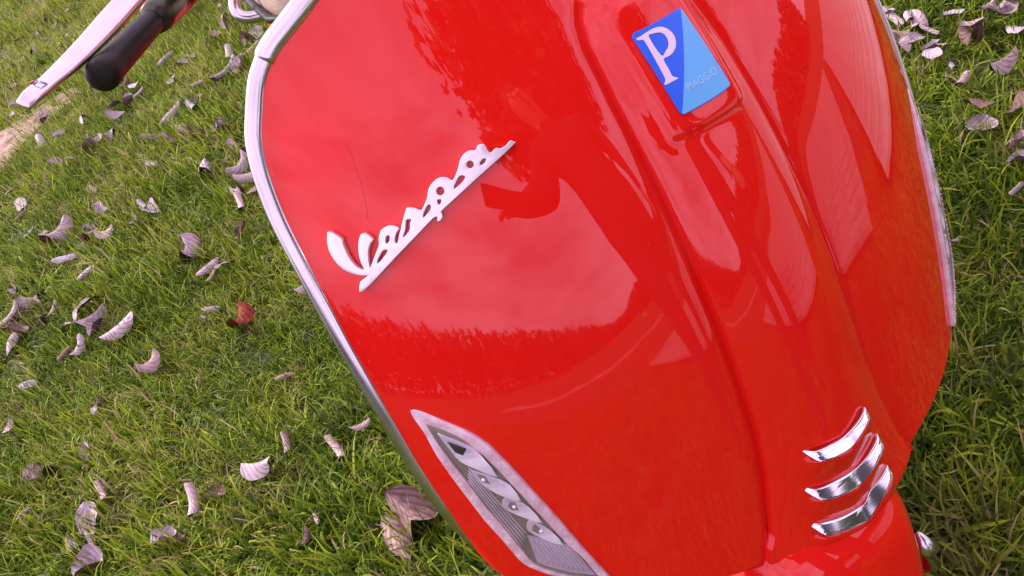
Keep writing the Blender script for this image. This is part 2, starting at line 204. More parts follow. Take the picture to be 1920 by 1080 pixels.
BLACK = vary(mat('black_rubber', (.012, .012, .011), .5, Specular_IOR_Level=.22), 90, (.006, .007, .005), (.014, .014, .011), bump=.25, bscale=700, dist=.001)
DARKCH = vary(mat('dark_chrome', (.06, .062, .045), .3, .6), 25, (.035, .037, .026), (.085, .088, .065), rough=(.24, .42))
TYRE = vary(mat('tyre_rubber', (.02, .02, .02), .8), 60, (.012, .012, .012), (.03, .029, .027), bump=.4)
BEIGE = vary(mat('beige_leather', (.42, .30, .22), .55), 60, (.38, .27, .20), (.48, .35, .27), bump=.5, bscale=420)
GREY = vary(mat('grey_plastic', (.06, .06, .06), .5), 40, (.05, .05, .05), (.08, .078, .075))
BLUE_D = mat('blue_enamel', (.014, .125, .80), .45)
BLUE_L = mat('sky_blue_enamel', (.11, .45, .84), .45)
PINKW = mat('pale_enamel', (.78, .66, .80), .4)
FAINT = mat('faint_print', (.30, .58, .88), .5)
LENSB = vary(mat('frosted_plastic', (.70, .46, .52), .25, coat=.7), 120, (.54, .33, .38), (.72, .60, .65), bump=.25, bscale=380, dist=.001)
WINDOW = vary(mat('reflector_backing', (.30, .30, .22), .6, .0), 50, (.19, .195, .125), (.30, .30, .22), bump=.1, rough=(.28, .45))
FACET = vary(mat('reflector_silver', (.8, .77, .82), .3, .25), 50, (.68, .64, .71), (.82, .78, .85), rough=(.22, .36))
RIBM = vary(mat('ribbed_plastic', (.6, .52, .62), .35), 60, (.46, .40, .47), (.60, .53, .62))
BULB = mat('clear_bulb', (.85, .82, .88), .1, .0, coat=1)
def glass_mat():
    m = bpy.data.materials.new('clear_lens'); m.use_nodes = True; t = m.node_tree; t.nodes.clear()
    o = N('ShaderNodeOutputMaterial', t); mxs = N('ShaderNodeMixShader', t); tr = N('ShaderNodeBsdfTransparent', t); gl = N('ShaderNodeBsdfGlossy', t)
    tr.inputs[0].default_value = (.95, .93, .95, 1); gl.inputs['Roughness'].default_value = .06
    lw = N('ShaderNodeLayerWeight', t); lw.inputs[0].default_value = .5; pw = N('ShaderNodeMath', t, operation='POWER'); pw.inputs[1].default_value = 4.; t.links.new(lw.outputs['Facing'], pw.inputs[0]); fr = N('ShaderNodeMath', t, operation='MULTIPLY_ADD'); fr.inputs[1].default_value = .5; fr.inputs[2].default_value = .03; t.links.new(pw.outputs[0], fr.inputs[0])
    t.links.new(fr.outputs[0], mxs.inputs[0]); t.links.new(tr.outputs[0], mxs.inputs[1]); t.links.new(gl.outputs[0], mxs.inputs[2]); t.links.new(mxs.outputs[0], o.inputs[0])
    return m
GLASS = glass_mat()

# ------------------------------------------------------------------ ground and far surroundings
GROUND = vary(mat('turf_soil', (.05, .06, .02), .95), 3.0, (.030, .040, .012), (.085, .105, .026), bump=.8, bscale=60, dist=.02, lo=.35, hi=.65)
def gz(x, y):
    return .012 * np.sin(x * 2.1 + 1.3) * np.cos(y * 1.7) + .006 * np.sin(x * 5.3 + y * 4.1)
nx_, ny_ = 90, 90
xs = np.sign(np.linspace(-1, 1, nx_)) * np.abs(np.linspace(-1, 1, nx_)) ** 3 * 130
ys = np.sign(np.linspace(-1, 1, ny_)) * np.abs(np.linspace(-1, 1, ny_)) ** 3 * 130
V = [(x, y, float(gz(x, y)) if abs(x) < 9 and abs(y) < 12 else 0.) for x in xs for y in ys]
lawn = mesh('lawn', V, [f[::-1] for f in grid_faces(nx_, ny_)], GROUND); tag(lawn, 'soil and turf of the sloping lawn', None, None, 'structure')
SOILM = vary(mat('dry_soil', (.26, .17, .12), .95), 14, (.24, .16, .11), (.50, .38, .29), bump=1., bscale=90, dist=.02)
def soil():
    c = np.mean(np.array(SOIL), axis=0); P = [np.array(p[:2]) for p in SOIL]; P = catmull(P, 5, True); V = []; F_ = []; n = len(P)
    ctr = sorted(P, key=lambda q: q[1])
    rings = [1.0, .92, .75, .5, .25]
    for r_ in rings:
        for p in P:
            q = c[:2] + (p - c[:2]) * r_
            V.append((q[0], q[1], float(gz(q[0], q[1])) + (.004 if r_ == 1 else .016 + .008 * rng.random())))
    V.append((c[0], c[1], float(gz(c[0], c[1])) + .02)); F_ = grid_faces(len(rings), n, True)
    F_ += [((len(rings) - 1) * n + j, (len(rings) - 1) * n + (j + 1) % n, len(V) - 1) for j in range(n)]
    o = mesh('bare_soil', V, F_, SOILM); tag(o, 'strip of bare pinkish brown soil beyond the brake lever', None, None, 'structure')
soil()

PATHM = vary(mat('pale_gravel', (.42, .37, .34), .9), 40, (.30, .26, .24), (.52, .47, .44), bump=.6, dist=.01)
pa = catmull([(-7, -6.4), (-4, -7.2), (-1.5, -7.6), (.6, -7.7), (1.6, -8.0)], 8); nrm_ = np.gradient(np.array(pa), axis=0); nrm_ = np.stack([-nrm_[:, 1], nrm_[:, 0]], 1); nrm_ /= np.linalg.norm(nrm_, axis=1, keepdims=True)
V = []
for p, q in zip(pa, nrm_):
    for s_ in (-.32, -.1, .1, .32): V.append((p[0] + q[0] * s_, p[1] + q[1] * s_, float(gz(p[0] + q[0] * s_, p[1] + q[1] * s_)) + .015))
tag(mesh('path', V, grid_faces(len(pa), 4), PATHM), 'pale gravel path mirrored as a light streak below the trees', None, None, 'structure')

# grass: curved blades gathered into tufts, scattered by geometry nodes
def blade_material():
    m = bpy.data.materials.new('grass_blades'); m.use_nodes = True; t = m.node_tree; t.nodes.clear()
    o = N('ShaderNodeOutputMaterial', t)
    at = N('ShaderNodeAttribute', t); at.attribute_name = 'tint'
    oi = N('ShaderNodeObjectInfo', t)
    ge = N('ShaderNodeNewGeometry', t)
    nz = N('ShaderNodeTexNoise', t); nz.inputs['Scale'].default_value = 2.3; nz.inputs['Detail'].default_value = 3; t.links.new(ge.outputs['Position'], nz.inputs[0])
    a1 = N('ShaderNodeMath', t, operation='MULTIPLY_ADD'); a1.inputs[1].default_value = .75; a1.inputs[2].default_value = -.375; t.links.new(nz.outputs[0], a1.inputs[0])
    a2 = N('ShaderNodeMath', t, operation='ADD'); t.links.new(at.outputs['Fac'], a2.inputs[0]); t.links.new(a1.outputs[0], a2.inputs[1])
    sx_ = N('ShaderNodeSeparateXYZ', t); t.links.new(ge.outputs['Position'], sx_.inputs[0]); my = N('ShaderNodeMapRange', t); my.inputs[1].default_value = 2.0; my.inputs[2].default_value = 7.0; my.inputs[4].default_value = .16; t.links.new(sx_.outputs[1], my.inputs[0])  # sunlit look of the far lawn, put into the blade colour by distance
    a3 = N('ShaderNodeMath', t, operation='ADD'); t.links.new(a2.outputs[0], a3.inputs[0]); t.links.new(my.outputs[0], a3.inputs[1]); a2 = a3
    cr_ = N('ShaderNodeValToRGB', t); el = cr_.color_ramp.elements
    el[0].position = 0; el[0].color = (.022, .045, .006, 1); el[1].position = 1; el[1].color = (.42, .31, .18, 1)
    for p_, c_ in ((.33, (.066, .132, .007, 1)), (.60, (.190, .280, .014, 1)), (.82, (.40, .49, .035, 1)), (.90, (.45, .36, .19, 1))):
        q = el.new(p_); q.color = c_
    t.links.new(a2.outputs[0], cr_.inputs[0])
    n5 = N('ShaderNodeTexNoise', t); n5.inputs['Scale'].default_value = 6.5; n5.inputs['Detail'].default_value = 4; t.links.new(ge.outputs['Position'], n5.inputs[0])
    m5 = N('ShaderNodeMapRange', t); m5.inputs[1].default_value = .54; m5.inputs[2].default_value = .70; m5.inputs[4].default_value = .40; t.links.new(n5.outputs[0], m5.inputs[0])
    mt = N('ShaderNodeMix', t, data_type='RGBA'); mt.inputs[7].default_value = (.20, .145, .075, 1); t.links.new(m5.outputs[0], mt.inputs[0]); t.links.new(cr_.outputs[0], mt.inputs[6]); cr_ = type('o', (), {'outputs': [mt.outputs[2]]})
    d = N('ShaderNodeBsdfPrincipled', t); d.inputs['Roughness'].default_value = .55; d.inputs['Specular IOR Level'].default_value = .12; t.links.new(cr_.outputs[0], d.inputs['Base Color'])
    tl = N('ShaderNodeBsdfTranslucent', t); t.links.new(cr_.outputs[0], tl.inputs[0])
    ms = N('ShaderNodeMixShader', t); ms.inputs[0].default_value = .30
    t.links.new(d.outputs[0], ms.inputs[1]); t.links.new(tl.outputs[0], ms.inputs[2]); t.links.new(ms.outputs[0], o.inputs[0])
    return m
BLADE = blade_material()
tufts = bpy.data.collections.new('grass_tufts')
def make_tuft(k_, nb, rad, lmin, lmax, lay):
    V, F_, tint = [], [], []
    for b in range(nb):
        a = random.uniform(0, 2 * math.pi); rr = rad * math.sqrt(random.random()); bx, by = rr * math.cos(a), rr * math.sin(a)
        L_ = random.uniform(lmin, lmax); wd = random.uniform(.0013, .0027) * (1.25 if random.random() < .15 else 1)
        h = random.uniform(0, 2 * math.pi); el0 = R(random.uniform(38, 88) if random.random() > lay else random.uniform(8, 35))
        bend = random.uniform(.3, 2.6) * (1 if random.random() > .2 else -.3); side = random.uniform(-1.4, 1.4)
        t_ = min(.82, max(0, random.gauss(.43, .21)));
        if random.random() < .06: t_ = random.uniform(.84, 1)
        p = np.array((bx, by, -.004)); base = len(V); ns = 5
        for s in range(ns + 1):
            q = s / ns; el_ = el0 - bend * q * q; hh = h + side * q
            d_ = np.array((math.cos(hh) * math.cos(el_), math.sin(hh) * math.cos(el_), math.sin(el_)))
            sd_ = np.array((-math.sin(hh), math.cos(hh), 0)); ww = wd * (1 - q ** 2.2) + .00015
            V.append(p - sd_ * ww); V.append(p + sd_ * ww); tint += [t_, t_]
            p = p + d_ * L_ / ns
            p[2] = max(p[2], .003)
        F_ += [(base + 2 * s, base + 2 * s + 1, base + 2 * s + 3, base + 2 * s + 2) for s in range(ns)]
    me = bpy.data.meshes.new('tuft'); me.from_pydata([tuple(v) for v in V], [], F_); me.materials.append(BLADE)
    me.polygons.foreach_set('use_smooth', [True] * len(F_))
    at = me.attributes.new('tint', 'FLOAT', 'POINT'); at.data.foreach_set('value', tint)
    o = bpy.data.objects.new('tuft_%02d' % k_, me); tufts.objects.link(o)
NT = 14
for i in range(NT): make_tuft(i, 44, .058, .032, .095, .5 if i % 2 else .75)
def in_poly(x, y, P):
    c = np.zeros(len(x), bool); n = len(P)
    for i in range(n):
        x0, y0 = P[i][:2]; x1, y1 = P[(i + 1) % n][:2]
        k_ = ((y0 > y) != (y1 > y)) & (x < (x1 - x0) * (y - y0) / (y1 - y0 + 1e-12) + x0); c ^= k_
    return c
def grass():
    X, Y, S = [], [], []
    for x0, x1, y0, y1, dens, s0, s1 in ((-1.5, 2.0, -.9, 2.2, 960, .66, 1.08), (-1.9, 2.6, 2.2, 5, 520, .8, 1.25), (-2.2, 3.2, 5, 11, 200, .9, 1.5), (-5, -1.5, -4, 3, 120, .9, 1.4), (-1.5, 1.2, -4, -.9, 160, .9, 1.3)):
        n = int((x1 - x0) * (y1 - y0) * dens)
        X.append(rng.uniform(x0, x1, n)); Y.append(rng.uniform(y0, y1, n)); S.append(rng.uniform(s0, s1, n))
    X, Y, S = map(np.concatenate, (X, Y, S))
    # longer, lusher patches and thinner worn ones
    pt = np.sin(X * 3.1 + 2) * np.sin(Y * 2.7 + .5) + .6 * np.sin(X * 7.3 + Y * 5.1)
    S *= 1 + .16 * pt
    keep = ~((pt < -.7) & (rng.random(len(X)) < .12))
    so = in_poly(X, Y, SOIL); keep &= ~(so & (rng.random(len(X)) < .72))
    X, Y, S = X[keep], Y[keep], S[keep]; n = len(X)
    me = bpy.data.meshes.new('grass'); me.from_pydata([(float(a), float(b), float(gz(a, b))) for a, b in zip(X, Y)], [], [])
    a = me.attributes.new('rot', 'FLOAT_VECTOR', 'POINT'); rv = np.zeros((n, 3), np.float32); rv[:, 2] = rng.uniform(0, 6.283, n); rv[:, :2] = rng.normal(0, .12, (n, 2)); a.data.foreach_set('vector', rv.ravel())
    a = me.attributes.new('scl', 'FLOAT', 'POINT'); a.data.foreach_set('value', S.astype(np.float32))
    a = me.attributes.new('pick', 'INT', 'POINT'); a.data.foreach_set('value', rng.integers(0, NT, n).astype(np.int32))
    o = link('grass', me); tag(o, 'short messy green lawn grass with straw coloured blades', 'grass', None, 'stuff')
    g = bpy.data.node_groups.new('scatter', 'GeometryNodeTree')
    g.interface.new_socket('Geometry', in_out='INPUT', socket_type='NodeSocketGeometry'); g.interface.new_socket('Geometry', in_out='OUTPUT', socket_type='NodeSocketGeometry')
    gi, go = g.nodes.new('NodeGroupInput'), g.nodes.new('NodeGroupOutput')
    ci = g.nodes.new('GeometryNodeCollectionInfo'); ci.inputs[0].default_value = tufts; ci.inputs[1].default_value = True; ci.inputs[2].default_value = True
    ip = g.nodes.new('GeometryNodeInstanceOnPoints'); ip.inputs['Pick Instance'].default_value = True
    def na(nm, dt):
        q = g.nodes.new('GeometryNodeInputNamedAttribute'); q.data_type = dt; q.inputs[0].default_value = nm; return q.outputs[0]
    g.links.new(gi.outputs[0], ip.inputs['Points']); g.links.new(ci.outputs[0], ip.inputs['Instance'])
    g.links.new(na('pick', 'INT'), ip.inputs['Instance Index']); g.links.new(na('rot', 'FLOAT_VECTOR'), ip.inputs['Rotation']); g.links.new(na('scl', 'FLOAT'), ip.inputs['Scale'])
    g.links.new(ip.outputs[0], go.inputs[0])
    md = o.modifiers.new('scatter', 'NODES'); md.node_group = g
grass()

# wood edge and tree mirrored in the paint
def leaf_cloud(n, c, rad, size, V, F_):
    for _ in range(n):
        d_ = rng.normal(0, 1, 3); d_ /= np.linalg.norm(d_); p = np.array(c) + d_ * np.array(rad) * rng.random() ** .4
        a, b = rng.normal(0, 1, 3), rng.normal(0, 1, 3); a /= np.linalg.norm(a); b = np.cross(a, b); b /= np.linalg.norm(b); s = size * rng.uniform(.6, 1.3); i = len(V)
        V += [p - a * s, p + b * s * .55, p + a * s, p - b * s * .55]; F_.append((i, i + 1, i + 2, i + 3))
LEAFG = vary(mat('dark_foliage', (.03, .05, .015), .7), 1.5, (.018, .032, .010), (.055, .075, .022))
BARK = vary(mat('bark', (.08, .06, .045), .9), 12, (.05, .035, .025), (.13, .10, .08), bump=1, dist=.02)
V, F_ = [], []
TAZ = [-255, -195, -182, -176, -167, -149, -127, -107, -75]; TEL = [8, 6, 1.2, .8, 4.2, 9.5, 12.5, 14.5, 15]
for i in range(150):
    az = R(-250 + 175 * (i + rng.uniform(-.4, .4)) / 150); d_ = rng.uniform(34, 42)
    h = (.75 + d_ * math.tan(R(float(np.interp(math.degrees(az), TAZ, TEL))))) * rng.uniform(.93, 1.05)
    x, y = d_ * math.sin(az), d_ * math.cos(az)
    leaf_cloud(300, (x, y, h * .45), (1.35, 1.0, h * .50), .40, V, F_)
    if rng.random() < .5: leaf_cloud(40, (x + rng.uniform(-.6, .6), y, h * .90), (.5, .5, h * .10), .24, V, F_)
wood = mesh('distant_woodland', V, F_, LEAFG, smooth=False); tag(wood, 'dark line of far trees mirrored along the middle of the red panel', 'woodland', None, 'stuff')
def near_tree():
    t = empty('broadleaf_tree', (1.75, -4.15, 0)); tag(t, 'broadleaf tree mirrored as the dark ragged patch beside the horn cover', 'tree')
    V, F_ = sweep([(0, 0, -.05), (.05, 0, 1.0), (0, .05, 2.2), (-.1, .1, 3.4)], np.array([.2, .16, .13, .07])); pr = [(V, F_)]
    for a in (0, 1.3, 2.5, 3.9, 5.2):
        pr.append(sweep([(0, .03, 1.9 + .2 * a), (.5 * math.cos(a), .5 * math.sin(a), 2.7 + .2 * a), (1.2 * math.cos(a), 1.2 * math.sin(a), 3.5 + .2 * a)], np.array([.07, .045, .02])))
    V, F_ = merge(pr); mesh('trunk', V, F_, BARK, t)
    V, F_ = [], []
    for i in range(46):
        d_ = rng.normal(0, 1, 3); d_ /= np.linalg.norm(d_); c = np.array((.1, .1, 4.5)) + d_ * np.array((1.75, 1.7, 1.6)) * rng.random() ** .45
        leaf_cloud(230, c, (.85, .85, .7), .13, V, F_)
    mesh('crown', V, F_, LEAFG, t, smooth=False)
near_tree()
PLANK = vary(mat('weathered_wood', (.42, .37, .36), .75), 6, (.34, .30, .29), (.52, .46, .45), bump=.5, bscale=60, dist=.003)
deck = empty('timber_deck', (.95, -.42, 0)); tag(deck, 'pale timber deck mirrored as lined strips right of the blue badge', 'deck')
deck.rotation_euler = (0, 0, R(90 - 112))
pm = None
for i in range(27):                  # boards lie across the line of sight, in two runs with a strip of lawn between them
    for lo_, hi_ in ((-3.2, -.16), (.16, 2.4)):
        V, F_ = box((0, 0, 0), (.182, hi_ - lo_, .03)); o = mesh('plank', V, F_, PLANK, deck, smooth=False)
        o.location = (.35 + i * .215, (lo_ + hi_) / 2 + rng.uniform(-.01, .01), .10 + rng.uniform(-.002, .002))
for y in (-2.6, -.6, .5, 2.0):
    V, F_ = box((3.2, y, .04), (5.7, .07, .082)); mesh('joist', V, F_, BARK, deck, smooth=False)

# ------------------------------------------------------------------ the photographer, seen only mirrored in the paint
SKIN = vary(mat('skin', (.50, .30, .22), .5), 20, (.46, .27, .20), (.54, .33, .25))
COAT = vary(mat('dark_coat', (.02, .021, .026), .85), 40, (.014, .015, .018), (.030, .030, .036), bump=.3)
JEANS = vary(mat('dark_trousers', (.02, .024, .035), .9), 60, (.015, .018, .027), (.03, .035, .05), bump=.3)
SHOE = mat('brown_shoe', (.05, .03, .02), .6)
HAIRM = vary(mat('dark_hair', (.02, .014, .01), .6), 80, (.012, .009, .006), (.035, .024, .016), bump=.6)
def person():
    p = empty('person', (.40, -1.0, 0)); tag(p, 'person in a dark coat holding up a phone, mirrored dark in the red panel', 'person')
    J = [((0, 0, .98), .175), ((0, .0, 1.12), .16), ((0, .02, 1.28), .160), ((0, .03, 1.42), .12), ((0, .05, 1.50), .058), ((-.01, .08, 1.57), .066), ((-.02, .10, 1.65), .098), ((-.02, .095, 1.73), .085),
         ((-.10, 0, .92), .10), ((-.11, .02, .52), .066), ((-.11, -.01, .09), .045), ((-.12, .14, .045), .042),
         ((.10, 0, .92), .10), ((.12, -.02, .52), .066), ((.12, -.06, .09), .045), ((.13, .09, .045), .042),
         ((-.18, .03, 1.41), .072), ((-.30, .14, 1.22), .085), ((-.42, .34, 1.13), .046), ((-.45, .39, 1.12), .034),
         ((.18, .03, 1.41), .072), ((.26, .02, 1.14), .055), ((.24, .16, .92), .037), ((.235, .20, .87), .034)]
    E_ = [(0, 1), (1, 2), (2, 3), (3, 4), (4, 5), (5, 6), (6, 7), (0, 8), (8, 9), (9, 10), (10, 11), (0, 12), (12, 13), (13, 14), (14, 15), (3, 16), (16, 17), (17, 18), (18, 19), (3, 20), (20, 21), (21, 22), (22, 23)]
    vs = [j[0] for j in J]; rs = [j[1] for j in J]
    for base, dirn in ((19, Vector((-.5, .62, -.05))), (23, Vector((-.1, .45, -.75)))):
        b = Vector(vs[base]); d_ = dirn.normalized(); side = d_.cross(Vector((0, 0, 1))).normalized(); nrm = side.cross(d_)
        for k_, (off, ln) in enumerate(((-.026, .062), (-.009, .074), (.009, .070), (.026, .055))):
            prev = base
            for q in (.35, .7, 1.0):
                v = b + side * off + d_ * (.045 + ln * q) - nrm * (.028 * q * q)
                vs.append(tuple(v)); rs.append(.0095 - .0018 * q); E_.append((prev, len(vs) - 1)); prev = len(vs) - 1
        prev = base
        for q in (.5, 1.0):
            v = b + side * (-.03 - .022 * q) + d_ * (.012 + .04 * q); vs.append(tuple(v)); rs.append(.0105 - .001 * q); E_.append((prev, len(vs) - 1)); prev = len(vs) - 1
    me = bpy.data.meshes.new('body'); me.from_pydata(vs, E_, []); o = bpy.data.objects.new('body', me); COL.objects.link(o)
    sk = o.modifiers.new('skin', 'SKIN'); sk.use_smooth_shade = True
    for i, r_ in enumerate(rs):
        me.skin_vertices[0].data[i].radius = (r_, r_ * (.82 if i in (0, 1, 2, 3) else 1))
    me.skin_vertices[0].data[0].use_root = True
    su = o.modifiers.new('sub', 'SUBSURF'); su.levels = su.render_levels = 2
    dg = bpy.context.evaluated_depsgraph_get(); m2 = bpy.data.meshes.new_from_object(o.evaluated_get(dg)); bpy.data.objects.remove(o)
    for m_ in (COAT, JEANS, SKIN, SHOE): m2.materials.append(m_)
    for f in m2.polygons:
        c = f.center; i = 0
        if c.z < .95 and abs(c.x) < .22 and c.y < .12: i = 1
        if c.z < .11: i = 3
        if c.z > 1.50 and abs(c.x) < .13: i = 2
        if c.x < -.43 and c.z < 1.25 and c.z > 1.0: i = 2
        if c.x > .2 and c.z < .915 and c.y > .14: i = 2
        f.material_index = i
    b = link('body', m2, p)
    V, F_ = lathe([(.001, .115), (.05, .105), (.085, .07), (.102, .02), (.100, -.03), (.085, -.07)], 20, 'z', (-.02, .075, 1.70)); mesh('hair', V, F_, HAIRM, p)
    V = []; F_ = []
    EYE = mat('eye_white', (.6, .58, .55), .2)
    for sx in (-1, 1):
        v, f = lathe([(.001, .014), (.010, .010), (.014, 0), (.010, -.010), (.001, -.014)], 10, 'z', (-.02 + sx * .033, .186, 1.665)); mesh('eye', v, f, EYE, p)
    V, F_ = sweep([(-.02, .185, 1.675), (-.02, .20, 1.65), (-.02, .208, 1.632), (-.02, .190, 1.622)], np.array([.008, .011, .014, .008]), m=8, up=(1, 0, 0)); mesh('nose', V, F_, SKIN, p)
    V, F_ = sweep([(-.045, .178, 1.600), (-.02, .190, 1.598), (.005, .178, 1.600)], np.array([.003, .006, .003]), m=8); mesh('mouth', V, F_, mat('lips', (.4, .16, .14), .4), p)
    ph = empty('phone', tuple(Vector(CAMLOC) - cf * .012)); tag(ph, 'dark phone held up in the raised hand, mirrored in the red panel', 'phone')
    rot = Matrix((cx, cy, cf)).transposed(); V, F_ = box((0, 0, 0), (.140, .068, .008), rot)
    o = mesh('phone_body', [v + np.array(cx * .058 + cy * .024) for v in V], F_, GREY, ph, smooth=False); bevel_mod(o, .003)
person()

# ------------------------------------------------------------------ scooter surfaces (scooter frame: x to its left side, y to the rear, z up)
XT, W_, D_ = .0495, .2133, .0965
def yt(z):
    u = np.asarray(z, float) - .58 * 1.1224; lo, hi = (.40 - .58) * 1.1224, (.755 - .58) * 1.1224; uc = np.clip(u, lo, hi)
    return np.polyval(CO, uc) + np.polyval(np.polyder(CO), uc) * (u - uc)
def xt(z): return np.interp(z, TZL, TXL)
def HT(z): return np.interp(z, [.43, .45, .525, .62, .72, .81, .87], [.0165, .0175, .0205, .020, .019, .0185, .0175])
def ET(z): return np.interp(z, [.43, .52, .70, .87], [1.75, 1.78, 2.35, 2.6])
def sig(a): return 1 / (1 + np.exp(-np.clip(a, -60, 60)))
def Fs(x, z):
    ax = np.abs(x); s = np.maximum(ax - XT, 0) / W_
    dip = .0045 * np.exp(-np.maximum(ax - xt(z), 0) / .0055) * sig((z - .445) / .004) * sig((.87 - z) / .004)
    return yt(z) + D_ * (.14 * s + .86 * s ** 2.4) + dip
CHEV = (.5240, .4870, .4500)
def Ts(x, z, steps=True):
    ax = np.abs(x); u = np.minimum(ax / xt(z), 1)
    bx = sig((.031 - ax) / .0014); bz = sig((z - .7755) / .0014) * sig((.856 - z) / .0014)
    y = yt(z) - .003 - (HT(z) - .003) * (1 - u ** ET(z)) ** .85 - .0034 * bx * bz
    if steps:
        fx = sig((.030 + .012 * (.54 - z) / .09 - ax) / .0022)
        for c in CHEV:
            zb = c + .30 * np.sqrt(ax ** 2 + .004 ** 2) - .0012; d = zb - z
            y = y - .0058 * fx * sig(d / .0007) * np.clip(1 - d / .022, 0, 1)
    return y
def nrm(fn, x, z, e=4e-4):
    fx = (fn(x + e, z) - fn(x - e, z)) / (2 * e); fz = (fn(x, z + e) - fn(x, z - e)) / (2 * e)
    n = np.stack([fx, -np.ones_like(fx), fz], -1); return n / np.linalg.norm(n, axis=-1, keepdims=True)
def onsurf(fn, q, d=0.):
    q = np.array(q, float); x, z = q[:, 0], q[:, 1]; n = nrm(fn, x, z)
    return np.stack([x, fn(x, z), z], 1) + n * np.asarray(d).reshape(-1, 1) if np.ndim(d) else np.stack([x, fn(x, z), z], 1) + n * d
def plate(name, loops, fn, lift, th, bev, m, parent, mirror=False, maxe=.008, seg=2, tilt=None):
    """flat outline (x,z) with holes -> solid plate wrapped on the surface fn"""
    cu = bpy.data.curves.new('c', 'CURVE'); cu.dimensions = '2D'; cu.fill_mode = 'BOTH'; cu.extrude = max(th / 2 - bev, 1e-5); cu.bevel_depth = bev; cu.bevel_resolution = seg; cu.offset = -bev
    for lp in loops:
        sp = cu.splines.new('POLY'); sp.points.add(len(lp) - 1); sp.use_cyclic_u = True
        for i, q in enumerate(lp): sp.points[i].co = ((-q[0] if mirror else q[0]), q[1], 0, 1)
    ob = bpy.data.objects.new('c', cu); COL.objects.link(ob)
    dg = bpy.context.evaluated_depsgraph_get(); me = bpy.data.meshes.new_from_object(ob.evaluated_get(dg)); bpy.data.objects.remove(ob); bpy.data.curves.remove(cu)
    bm = bmesh.new(); bm.from_mesh(me); bmesh.ops.remove_doubles(bm, verts=bm.verts, dist=1e-6)
    for _ in range(4):
        es = [e_ for e_ in bm.edges if e_.calc_length() > maxe]
        if not es: break
        bmesh.ops.subdivide_edges(bm, edges=es, cuts=1, use_grid_fill=True); bmesh.ops.triangulate(bm, faces=[f for f in bm.faces if len(f.verts) > 4])
    bmesh.ops.recalc_face_normals(bm, faces=bm.faces)
    q = np.array([v.co[:] for v in bm.verts]); P = onsurf(fn, q[:, :2], q[:, 2] + lift + th / 2 + (tilt(q[:, 0], q[:, 1]) if tilt else 0))
    for v, p in zip(bm.verts, P): v.co = p
    bmesh.ops.recalc_face_normals(bm, faces=bm.faces)
    bm.to_mesh(me); bm.free(); me.name = name; me.materials.clear(); me.materials.append(m)
    for f in me.polygons: f.use_smooth = True
    me.set_sharp_from_angle(angle=R(32))
    return link(name, me, parent)
def Tsm(x, z): return Ts(x, z, False)

scooter = empty('scooter'); scooter.rotation_euler = (0, LEAN, 0)
tag(scooter, 'glossy red step-through scooter leaning on its stand on the lawn', 'scooter')
rimc = resample(catmull(RIM, 8), 260)
def frame_at(P):
    t_ = np.gradient(P, axis=0); t_ /= np.linalg.norm(t_, axis=1, keepdims=True); o2 = np.stack([t_[:, 1], -t_[:, 0]], 1)
    x, z = P[:, 0], P[:, 1]; n = nrm(Fs, x, z); e = 1e-4
    fx = (Fs(x + e, z) - Fs(x - e, z)) / (2 * e); fz = (Fs(x, z + e) - Fs(x, z - e)) / (2 * e)
    o = np.stack([o2[:, 0], fx * o2[:, 0] + fz * o2[:, 1], o2[:, 1]], 1); o /= np.linalg.norm(o, axis=1, keepdims=True)
    return np.stack([x, Fs(x, z), z], 1), o, n
def leg_shield():
    n = len(rimc); zi = np.interp(np.linspace(0, 1, n), [0, .10, .30, .75, .9, 1], [.4515, .47, .52, .84, .90, .955])
    inner = np.stack([np.where(zi < .86, np.minimum(xt(zi) * .9, .07), .02 * np.clip((.96 - zi) / .1, 0, 1)), zi], 1)
    inner[-1] = (0, .9595)
    ss = np.r_[0, np.linspace(0, 1, 70)[1:]]; P3, o, nn = frame_at(rimc); back = np.array((0, 1, 0.))
    V = []; rows = []
    for s in ss: rows.append((1 - s) * inner + s * rimc)
    G = [np.stack([q[:, 0], Fs(q[:, 0], q[:, 1]), q[:, 1]], 1) for q in rows]
    for a in (25, 50, 75, 90):
        G.append(P3 + o * .0075 * math.sin(R(a)) - nn * .0075 * (1 - math.cos(R(a))))
    G.append(G[-1] - nn * .018)
    G = np.stack(G)           # rows x n x 3
    A = G.reshape(-1, 3); B_ = A * np.array((-1, 1, 1)); m = n; F1 = grid_faces(len(G), m); F2 = [tuple(reversed([i + len(A) for i in f])) for f in F1]
    # bridge across the middle, under the horn cover
    F3 = [(j, j + 1, j + 1 + len(A), j + len(A)) for j in range(n - 1)]
    o_ = mesh('leg_shield', np.r_[A, B_], F1 + F2 + F3, RED, scooter)
    A2 = np.stack([np.stack([q[:, 0], Fs(q[:, 0], q[:, 1]) + .022, q[:, 1]], 1) for q in rows[::3]]); A2 = A2.reshape(-1, 3)
    F1 = grid_faces(len(rows[::3]), n); F2 = [tuple(reversed([i + len(A2) for i in f])) for f in F1]; F3 = [(j, j + 1, j + 1 + len(A2), j + len(A2)) for j in range(n - 1)]
    mesh('inner_panel', np.r_[A2, A2 * np.array((-1, 1, 1))], F1 + F2 + F3, GREY, scooter)
leg_shield()
